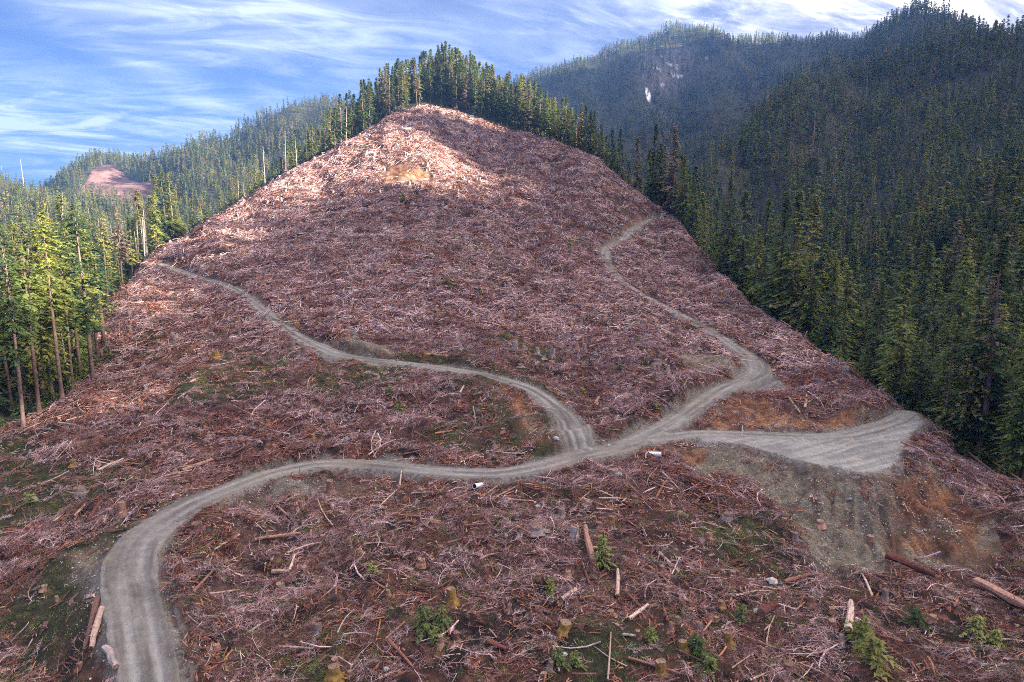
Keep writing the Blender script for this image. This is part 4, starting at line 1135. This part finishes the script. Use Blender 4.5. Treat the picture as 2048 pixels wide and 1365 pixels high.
def stump(x, y, v, s, label, group):
    if v in first: o = first[v].copy(); C.objects.link(o)
    else: o = link('tree_stump', STUMP[v]); first[v] = o
    o.location = (x, y, float(ground(x, y)) - .05); o.scale = (s, s, s * rng.uniform(.85, 1.25)); o.rotation_euler = (rng.uniform(-.12, .12), rng.uniform(-.12, .12), rng.uniform(0, 6.28))
    return tag(o, label, 'stump', group)
NAMED_STUMPS = [ # px, py of the base, variant, scale, label
 (1131, 1262, 3, 1.35, 'short flat-topped stump with bright yellow lichen at the bottom middle of the slash'),
 (905, 1205, 4, 1.3, 'yellow-streaked stump with pinkish top left of the bottom middle'),
 (668, 1352, 3, 1.3, 'yellow lichen stump at the very bottom, right of the gravel road'),
 (1456, 1287, 4, 1.15, 'small upright yellow stump left of the pale barkless log'),
 (1366, 1300, 3, 1.0, 'low yellow stump among young green shoots, bottom right of middle'),
 (1322, 1350, 4, 1.3, 'wide mossy yellow stump in the bottom row below the small yellow one'),
 (1590, 1080, 6, 1.0, 'thin pale stump between the slash and the grey spoil fan'),
 (1740, 1095, 2, 1.5, 'brown stump with splintered side half buried in the spoil fan'),
 (1640, 1050, 1, 1.0, 'low dark stump on the left foot of the spoil fan'),
 (1960, 985, 1, 1.3, 'round red-brown stump on the slope right of the gravel landing'),
 (1148, 1075, 6, 1.35, 'tall grey weathered stump left of the long brown log'),
 (1122, 1035, 6, 1.2, 'pale grey stub standing above the tall grey stump'),
 (1075, 1060, 5, 1.1, 'pinkish torn root stump in the middle of the lower slash'),
 (1457, 735, 6, .9, 'small white stub standing inside the corner of the upper road'),
 (1187, 600, 6, 1.2, 'pale stub just left of the right-hand road on the hill'),
 (160, 985, 5, 1.2, 'white-topped grey stump on the green lower left slope'),
 (245, 1030, 2, 1.5, 'dark upright stump left of the lower road bend'),
 (395, 1060, 1, 1.3, 'dark round stump on the inside of the lower left road bend'),
 (660, 985, 2, 1.5, 'dark split stump just below the middle of the lower road'),
 (865, 620, 5, 2.0, 'large pale weathered stump in the middle of the clearing'),
 (780, 600, 5, 1.5, 'pale stump left of the large weathered one in mid clearing'),
 (975, 930, 2, 1.5, 'ragged stump with hanging roots on the bank above the lower road')]
placed = []
for px, py, v, s, lab in NAMED_STUMPS:
    h_ = hit(px, py); stump(h_[0], h_[1], v, s * .75, lab, None); placed.append(h_[:2])
x, y = scatter_points(-37.5, 37.5, 55, 480, 5200)
cl = sample(MM['clear'], x, y); so = sample(MM['soil'], x, y)
k = (cl < -1) & (sample(MM['road'], x, y) > 2) & (so < .3) & seen(x, y, ground(x, y) + 1.0)
x, y = x[k], y[k]
px, py, d = project(x, y, ground(x, y)); k = (px > 5) & (px < 2043) & (py < 1360)
x, y, d, px, py = x[k], y[k], d[k], px[k], py[k]
o_ = np.argsort(d); thin = rng.random(len(o_)) < np.where(d[o_] < 180, .8, .7); o_ = o_[thin]
lonely = []
for i in o_[:275]:
    v = int(rng.choice([0, 1, 2, 0, 1, 2, 6, 5, 0, 1, 2, 0, 1, 2, 6, 3], 1)[0])
    where_ = 'below the lower road' if d[i] < 118 and py[i] > 920 else ('between the lower and upper left roads' if px[i] < 1100 and d[i] < 170 else ('between the two upper roads' if px[i] < 1480 and d[i] < 230 else 'on the open slope'))
    lk = {0: 'reddish brown', 1: 'low wide brown', 2: 'tall thin brown', 3: 'yellow-mossed', 5: 'low grey weathered', 6: 'tall grey weathered'}[v]
    stump(float(x[i]), float(y[i]), v, float(rng.uniform(.38, .72)), '%s tree stump in the slash %s' % (lk, where_), '%s stumps %s' % (lk, where_))
q = o_[275:]; n = len(q)
scatter('tree_stumps', np.stack([x[q], y[q], ground(x[q], y[q]) - .05], -1), np.stack([rng.uniform(-.12, .12, n), rng.uniform(-.12, .12, n), rng.uniform(0, 6.28, n)], -1), rng.uniform(.7, 1.35, n), rng.choice([0, 1, 2, 6, 1, 2, 3, 5, 6, 6], n), STUMP)
print('STUMPS far', n)

# ------------------------------------------------------------------ logs
def log_mesh(seed, mt, L=1.0, r_=.05):
    """unit log: length 1, thickness set by scaling"""
    rs = random.Random(seed); mb = MB()
    mb.tube([(t - .5, rs.uniform(-.012, .012), rs.uniform(-.006, .006)) for t in (0, .2, .45, .7, .9, 1)], [r_ * f for f in (1, .97, .93, .86, .8, .74)], 9, 0, .5, 1, .15, .9)
    for k in range(5):
        t = rs.uniform(.1, .95); a = rs.uniform(.2, 2.9)
        mb.tube([(t - .5, 0, 0), (t - .5 + .02, math.cos(a) * r_ * 1.9, math.sin(a) * r_ * 1.9)], [r_ * .16, r_ * .06], 4, 0, .2)
    return mb.mesh('log_%d' % seed, [M[mt], M['cut']])
LOGM = {'bark': log_mesh(401, 'bark'), 'bark2': log_mesh(404, 'bark'), 'pale': log_mesh(402, 'pale'), 'grey': log_mesh(403, 'snag'), 'red': log_mesh(405, 'redwood')}
fl = {}
def log_between(a, b, r_, kind, label, group=None):
    a = np.array(a); b = np.array(b); L = float(np.linalg.norm(b - a)); mid_ = (a + b) / 2
    if kind in fl: o = fl[kind].copy(); C.objects.link(o)
    else: o = link('log', LOGM[kind]); fl[kind] = o
    o.location = tuple(mid_); o.scale = (L, r_ / .05, r_ / .05)
    o.rotation_euler = Vector(tuple(b - a)).to_track_quat('X', 'Z').to_euler()
    return tag(o, label, 'log', group)
def photo_log(px0, py0, px1, py1, r_, kind, label, lift=.15):
    h0, h1 = hit(px0, py0), hit(px1, py1)
    return log_between((h0[0], h0[1], h0[2] + r_ + lift), (h1[0], h1[1], h1[2] + r_ + lift), r_, kind, label)
for a in [
 (195, 1205, 170, 1310, .30, 'bark', 'dark brown log lying left of the other along the left roadside'),
 (203, 1225, 182, 1305, .30, 'pale', 'orange-brown peeled log beside the dark one along the left roadside'),
 (212, 1305, 232, 1345, .35, 'grey', 'short dark grey log at the edge of the road, bottom left'),
 (197, 945, 248, 922, .22, 'pale', 'pale cut log on the green lower left slope'),
 (366, 948, 425, 925, .32, 'bark', 'reddish brown log lying above the lower left road'),
 (150, 1038, 172, 1014, .2, 'pale', 'short pale log left of the dark upright stump'),
 (177, 1050, 202, 1008, .28, 'red', 'red-brown log leaning beside the dark upright stump'),
 (1697, 1270, 1702, 1214, .42, 'pale', 'thick pale barkless log lying upright in the bottom right slash'),
 (1187, 1133, 1170, 1062, .42, 'bark', 'long thick brown log pointing up the slope in the lower middle'),
 (1130, 1078, 1110, 1042, .20, 'bark2', 'thin brown log to the left of the long thick one'),
 (1235, 1200, 1236, 1145, .24, 'pale', 'slim pale log standing on end, right of the long brown log'),
 (1124, 1207, 1152, 1186, .30, 'pale', 'short pale log with a cut end, below the long brown log'),
 (1258, 1245, 1296, 1216, .22, 'pale', 'pale diagonal log near the bottom, right of middle'),
 (1770, 1120, 1868, 1160, .55, 'red', 'big red-brown rotten log at the foot of the spoil fan'),
 (1950, 1175, 2060, 1232, .62, 'bark', 'huge red-brown log at the lower right edge'),
 (1568, 1170, 1620, 1155, .26, 'red', 'orange-red broken log left of the spoil fan foot'),
 (1520, 1238, 1550, 1218, .5, 'red', 'short thick red log block with a white slab beside it'),
 (800, 975, 803, 947, .14, 'pale', 'thin pale pole standing just below the lower road'),
 (757, 1018, 795, 982, .10, 'pale', 'thin pale pole leaning below the standing one'),
 (960, 1003, 995, 975, .10, 'pale', 'thin pole pointing up to the road right of the white pipe'),
 (1165, 1000, 1205, 1015, .14, 'pale', 'pale splintered pole in the upper part of the lower slash'),
 (510, 1085, 600, 1072, .22, 'bark', 'long brown log lying flat right of the lower road bend'),
 (545, 1152, 580, 1150, .28, 'pale', 'short bright orange log on the inside of the road bend'),
 (420, 1193, 480, 1185, .12, 'pale', 'thin orange sliver of wood right of the road'),
 (1216, 1365, 1222, 1270, .09, 'pale', 'long thin pale pole at the bottom right of middle'),
 (1108, 1300, 1118, 1350, .13, 'grey', 'grey birch-like pole at the bottom middle'),
 (975, 1290, 1012, 1306, .26, 'red', 'broken red-brown log at the bottom middle'),
 (1500, 1365, 1560, 1340, .10, 'pale', 'thin pole at the bottom edge, right half'),
 (1318, 1110, 1358, 1150, .18, 'pale', 'pale split pole left of the grey spoil fan'),
 (1190, 650, 1215, 632, .25, 'pale', 'pale log in the middle of the clearing'),
 (1150, 645, 1170, 625, .2, 'bark', 'brown log left of the pale one in mid clearing'),
 (1760, 772, 1772, 790, .3, 'pale', 'pale log end sticking out at the tip of the upper slash'),
 (1790, 776, 1840, 776, .35, 'red', 'rusty red log lying under the dark conifers behind the landing'),
 (1785, 784, 1850, 786, .3, 'bark', 'dark log below the rusty one behind the landing'),
 (1930, 905, 2030, 985, .2, 'bark', 'long dark pole on the slope below the landing'),
 (1945, 900, 2046, 968, .18, 'bark2', 'second long dark pole just above the first below the landing'),
 (1610, 820, 1613, 795, .25, 'pale', 'whitish log standing on end above the ochre bank'),
 (1578, 800, 1600, 830, .2, 'pale', 'splintered pale log leaning down the ochre bank'),
 (700, 470, 742, 430, .35, 'pale', 'pale log high on the left side of the hill'),
 (476, 440, 492, 428, .3, 'pale', 'bright pale log near the left ridge'),
 (550, 604, 600, 592, .3, 'red', 'orange-red log above the upper left road'),
 (545, 612, 590, 604, .25, 'red', 'orange-red log just beneath the other above the upper left road'),
 (270, 480, 290, 465, .3, 'pale', 'pale log at the top end of the left ridge'),
 (920, 790, 928, 775, .2, 'pale', 'orange-pale log end between the two roads'),
 (1190, 815, 1198, 800, .35, 'bark', 'brown block of log in the wedge between the roads'),
 (870, 872, 905, 866, .2, 'red', 'red sliver of log above the lower road')]:
    photo_log(*a)
x, y = scatter_points(-37, 37, 56, 330, 2600)
cl = sample(MM['clear'], x, y); k = (cl < -2) & (sample(MM['road'], x, y) > 3) & (sample(MM['soil'], x, y) < .3) & seen(x, y, ground(x, y) + 1)
x, y = x[k], y[k]; px, py, d = project(x, y, ground(x, y)); k = (px > 10) & (px < 2038) & (py < 1350); x, y, d, px, py = x[k], y[k], d[k], px[k], py[k]
o_ = np.argsort(d)[:170]
yw = yaws(x, y, .5)
for i in o_:
    kd = str(rng.choice(['bark', 'bark2', 'pale', 'grey', 'red', 'bark', 'bark2', 'bark', 'red'])); L = float(rng.uniform(1.5, 5.0)); r_ = float(rng.uniform(.07, .17))
    c_, s__ = math.cos(yw[i]) * L / 2, math.sin(yw[i]) * L / 2
    a = (x[i] - c_, y[i] - s__); b = (x[i] + c_, y[i] + s__)
    if float(sample(MM['road'], np.array(a[0]), np.array(a[1]))) < .6 or float(sample(MM['road'], np.array(b[0]), np.array(b[1]))) < .6: continue
    where_ = 'below the lower road' if d[i] < 118 and py[i] > 920 else ('between the lower and upper left roads' if px[i] < 1100 and d[i] < 170 else 'on the open slope')
    lk = {'bark': 'brown-barked', 'bark2': 'brown-barked', 'pale': 'pale barkless', 'grey': 'grey weathered', 'red': 'red-brown broken'}[kd]
    log_between((*a, float(ground(*a)) + r_ + .12), (*b, float(ground(*b)) + r_ + .12), r_, kd, '%s log lying in the slash %s' % (lk, where_), '%s logs %s' % (lk, where_))

# ------------------------------------------------------------------ young conifers and bushes in the clearing
SAP = [crown(2.6, .03, 1.15, .2, 5, .28, .42, 71, ragged=.3).mesh('sapling_a', [M['fresh']]), crown(1.6, .03, 1.0, .17, 5, .25, .36, 72, ragged=.35).mesh('sapling_b', [M['fresh']]), crown(1.9, .02, 1.4, .2, 6, .3, .45, 73, ragged=.45).mesh('sapling_c', [M['needle']])]
SAPS = [(1205, 1135, 0, 1.3, 'bright green young conifer right of the long brown log'), (845, 1262, 1, 1.5, 'pale green young conifer at the bottom, left of middle'), (880, 1250, 1, 1.2, 'smaller green young conifer right of the pale one, bottom left of middle'),
 (1720, 1300, 2, 1.7, 'wide green bush below the thick pale log'), (1745, 1330, 2, 1.5, 'dark green bush under the wide one below the thick pale log'), (870, 1290, 1, .9, 'yellow-green seedling under the two young conifers'), (745, 1150, 1, .9, 'small green conifer in the left part of the lower slash'),
 (1100, 1190, 0, .7, 'thin green sapling in the lower middle'), (1115, 1330, 1, 1.0, 'green shoot by the grey pole at the bottom'), (1150, 1335, 1, .9, 'second green shoot right of the grey pole'), (1480, 1240, 1, 1.1, 'green seedling above the small yellow stump'),
 (1395, 1320, 2, 1.2, 'dark green bush between the yellow stumps'), (1420, 1345, 1, 1.0, 'green bush under the small yellow stump'), (1300, 1280, 1, .8, 'small green shoot near the diagonal log'), (1830, 1255, 2, 1.2, 'green bush on the lower right slope'), (1950, 1270, 1, 1.4, 'green bush at the lower right corner'), (1990, 1290, 1, 1.1, 'light green bush in the lower right corner'),
 (1140, 500, 0, 1.8, 'lone light green young tree high on the hill'), (807, 405, 2, 2.0, 'green bush below the ochre scar on the hilltop'), (1240, 745, 1, 1.2, 'green bush in the wedge between the roads'), (1290, 735, 1, 1.2, 'bright green bush right of the other in the wedge'), (1330, 745, 1, 1.0, 'bright yellow-green bush near the road corner'), (1180, 740, 2, 1.2, 'dull green bush at the left of the wedge'),
 (1165, 790, 1, 1.0, 'green bush low in the wedge between the roads'), (895, 575, 2, 1.6, 'green bush in mid clearing'), (960, 590, 1, 1.4, 'green bush right of the other in mid clearing'), (800, 825, 1, 1.3, 'green bush between the lower and upper left roads'), (780, 790, 1, 1.0, 'small green bush above the other between the left roads'),
 (1310, 820, 1, .9, 'green bush at the foot of the wedge'), (1275, 690, 1, 1.4, 'green bush at the top of the wedge'), (1350, 690, 2, 1.1, 'dull green bush near the bare patch'), (190, 740, 2, 2.0, 'green thicket bush at the foot of the sunlit stand'), (215, 725, 2, 1.7, 'green thicket bush right of the sunlit stand'), (155, 760, 2, 1.7, 'low green bush under the sunlit stand'), (60, 1010, 1, 1.2, 'green bush on the lower left slope')]
fs = {}
for px, py, v, s, lab in SAPS:
    h_ = hit(px, py)
    if v in fs: o = fs[v].copy(); C.objects.link(o)
    else: o = link('young_conifer', SAP[v]); fs[v] = o
    o.location = (h_[0], h_[1], h_[2] - .1); s *= 1.15; o.scale = (s,) * 3; o.rotation_euler = (0, 0, rng.uniform(0, 6.28)); tag(o, lab, 'young tree')

# ------------------------------------------------------------------ rocks, pipes, post
def rock_mesh(seed):
    rs = random.Random(seed); bm_ = MB(); n = 7
    rings = []
    for z, f in ((-.3, .8), (0, 1), (.35, .95), (.65, .55)):
        b = len(bm_.v)
        for k in range(n):
            a = 6.283 * k / n + rs.uniform(-.15, .15); g = .5 * f * rs.uniform(.8, 1.2); bm_.v.append((math.cos(a) * g * 1.2, math.sin(a) * g, z * .6 + rs.uniform(-.05, .05))); bm_.t.append(.45)
        rings.append(b)
    for r0, r1 in zip(rings[:-1], rings[1:]):
        for k in range(n): bm_.f.append((r0 + k, r0 + (k + 1) % n, r1 + (k + 1) % n, r1 + k)); bm_.m.append(0)
    bm_.f.append(tuple(rings[-1] + k for k in range(n))); bm_.m.append(0)
    return bm_.mesh('rock_%d' % seed, [M['paler']])
M['paler'] = wood_mat('pale_rock', [(0, (.3, .29, .27)), (1, (.48, .47, .45))], grain=4)
RK = [rock_mesh(501), rock_mesh(502)]
fr_ = {}
for px, py, s, lab in [(1238, 950, .9, 'white boulder beside the orange splinters under the junction'), (1145, 960, .5, 'small white rock just below the road, right of middle'), (1075, 1015, .7, 'white rock above the torn root stump'), (1070, 1006, .5, 'smaller white rock touching the one above the torn stump'), (1195, 1108, .5, 'white stone by the bright green young conifer'),
    (1012, 1072, .6, 'pale yellow stone left of the torn root stump'), (1112, 880, .9, 'pale boulder on the inside edge of the branch road'), (820, 1140, .5, 'white stone in the left of the lower slash'), (1545, 1165, 1.2, 'white slab rock left of the spoil fan foot'), (1515, 1225, .9, 'white slab beside the short red log block'), (1365, 890, .8, 'pale rock on the edge of the spoil near the junction'),
    (1218, 893, .7, 'pale rock at the tip of the wedge above the junction'), (1700, 1000, .6, 'pale stone in the upper spoil fan'), (1850, 1062, .5, 'pale stone in the right of the spoil fan'), (975, 905, .6, 'pale stone on the bank above the lower road'), (772, 1365-25, .5, 'pale stone at the bottom left of middle'), (1130, 1310, .5, 'pale chunk at the bottom middle')]:
    v = len(lab) % 2; h_ = hit(px, py)
    if v in fr_: o = fr_[v].copy(); C.objects.link(o)
    else: o = link('rock', RK[v]); fr_[v] = o
    o.location = h_[:3]; o.scale = (s * 1.0,) * 3; o.rotation_euler = (rng.uniform(-.2, .2), rng.uniform(-.2, .2), rng.uniform(0, 6.28)); tag(o, lab, 'rock')
def pipe(px, py, L, r_, yaw, pitch, label):
    mb = MB(); n = 16
    prof = [(-L / 2, r_)]
    for k in range(24): prof.append((-L / 2 + L * (k + .5) / 24, r_ * (1.0 if k % 2 else .93)))
    prof += [(L / 2, r_), (L / 2, r_ * .86), (-L / 2 + .02, r_ * .86)]
    rings = []
    for xx, rr in prof:
        b = len(mb.v)
        for k in range(n): a = 6.283 * k / n; mb.v.append((xx, math.cos(a) * rr, math.sin(a) * rr)); mb.t.append(.5)
        rings.append(b)
    rings.append(rings[0])
    for q, (r0, r1) in enumerate(zip(rings[:-1], rings[1:])):
        for k in range(n): mb.f.append((r0 + k, r0 + (k + 1) % n, r1 + (k + 1) % n, r1 + k)); mb.m.append(1 if q == len(prof) - 2 else 0)
    h_ = hit(px, py)
    o = link('culvert_pipe', mb.mesh('culvert_pipe', [M['white'], M['inside']]), None, (h_[0], h_[1], h_[2] + r_ + .1), (0, pitch, yaw))
    return tag(o, label, 'pipe', None)
pipe(957, 978, 2.4, .36, math.radians(62), .25, 'white culvert pipe lying below the middle of the lower road')
pipe(1311, 915, 1.9, .42, math.radians(160), .1, 'bluish white culvert pipe on the spoil just below the road junction')
h_ = hit(1483, 872)
mb = MB(); mb.tube([(0, 0, -.3), (0, 0, 1.9)], [.09, .08], 8, 0, .5, 0)
post = link('marker_post', mb.mesh('marker_post', [M['white']]), None, h_[:3], (.03, .04, 0)); tag(post, 'thin white marker post on the edge of the landing road', 'post')
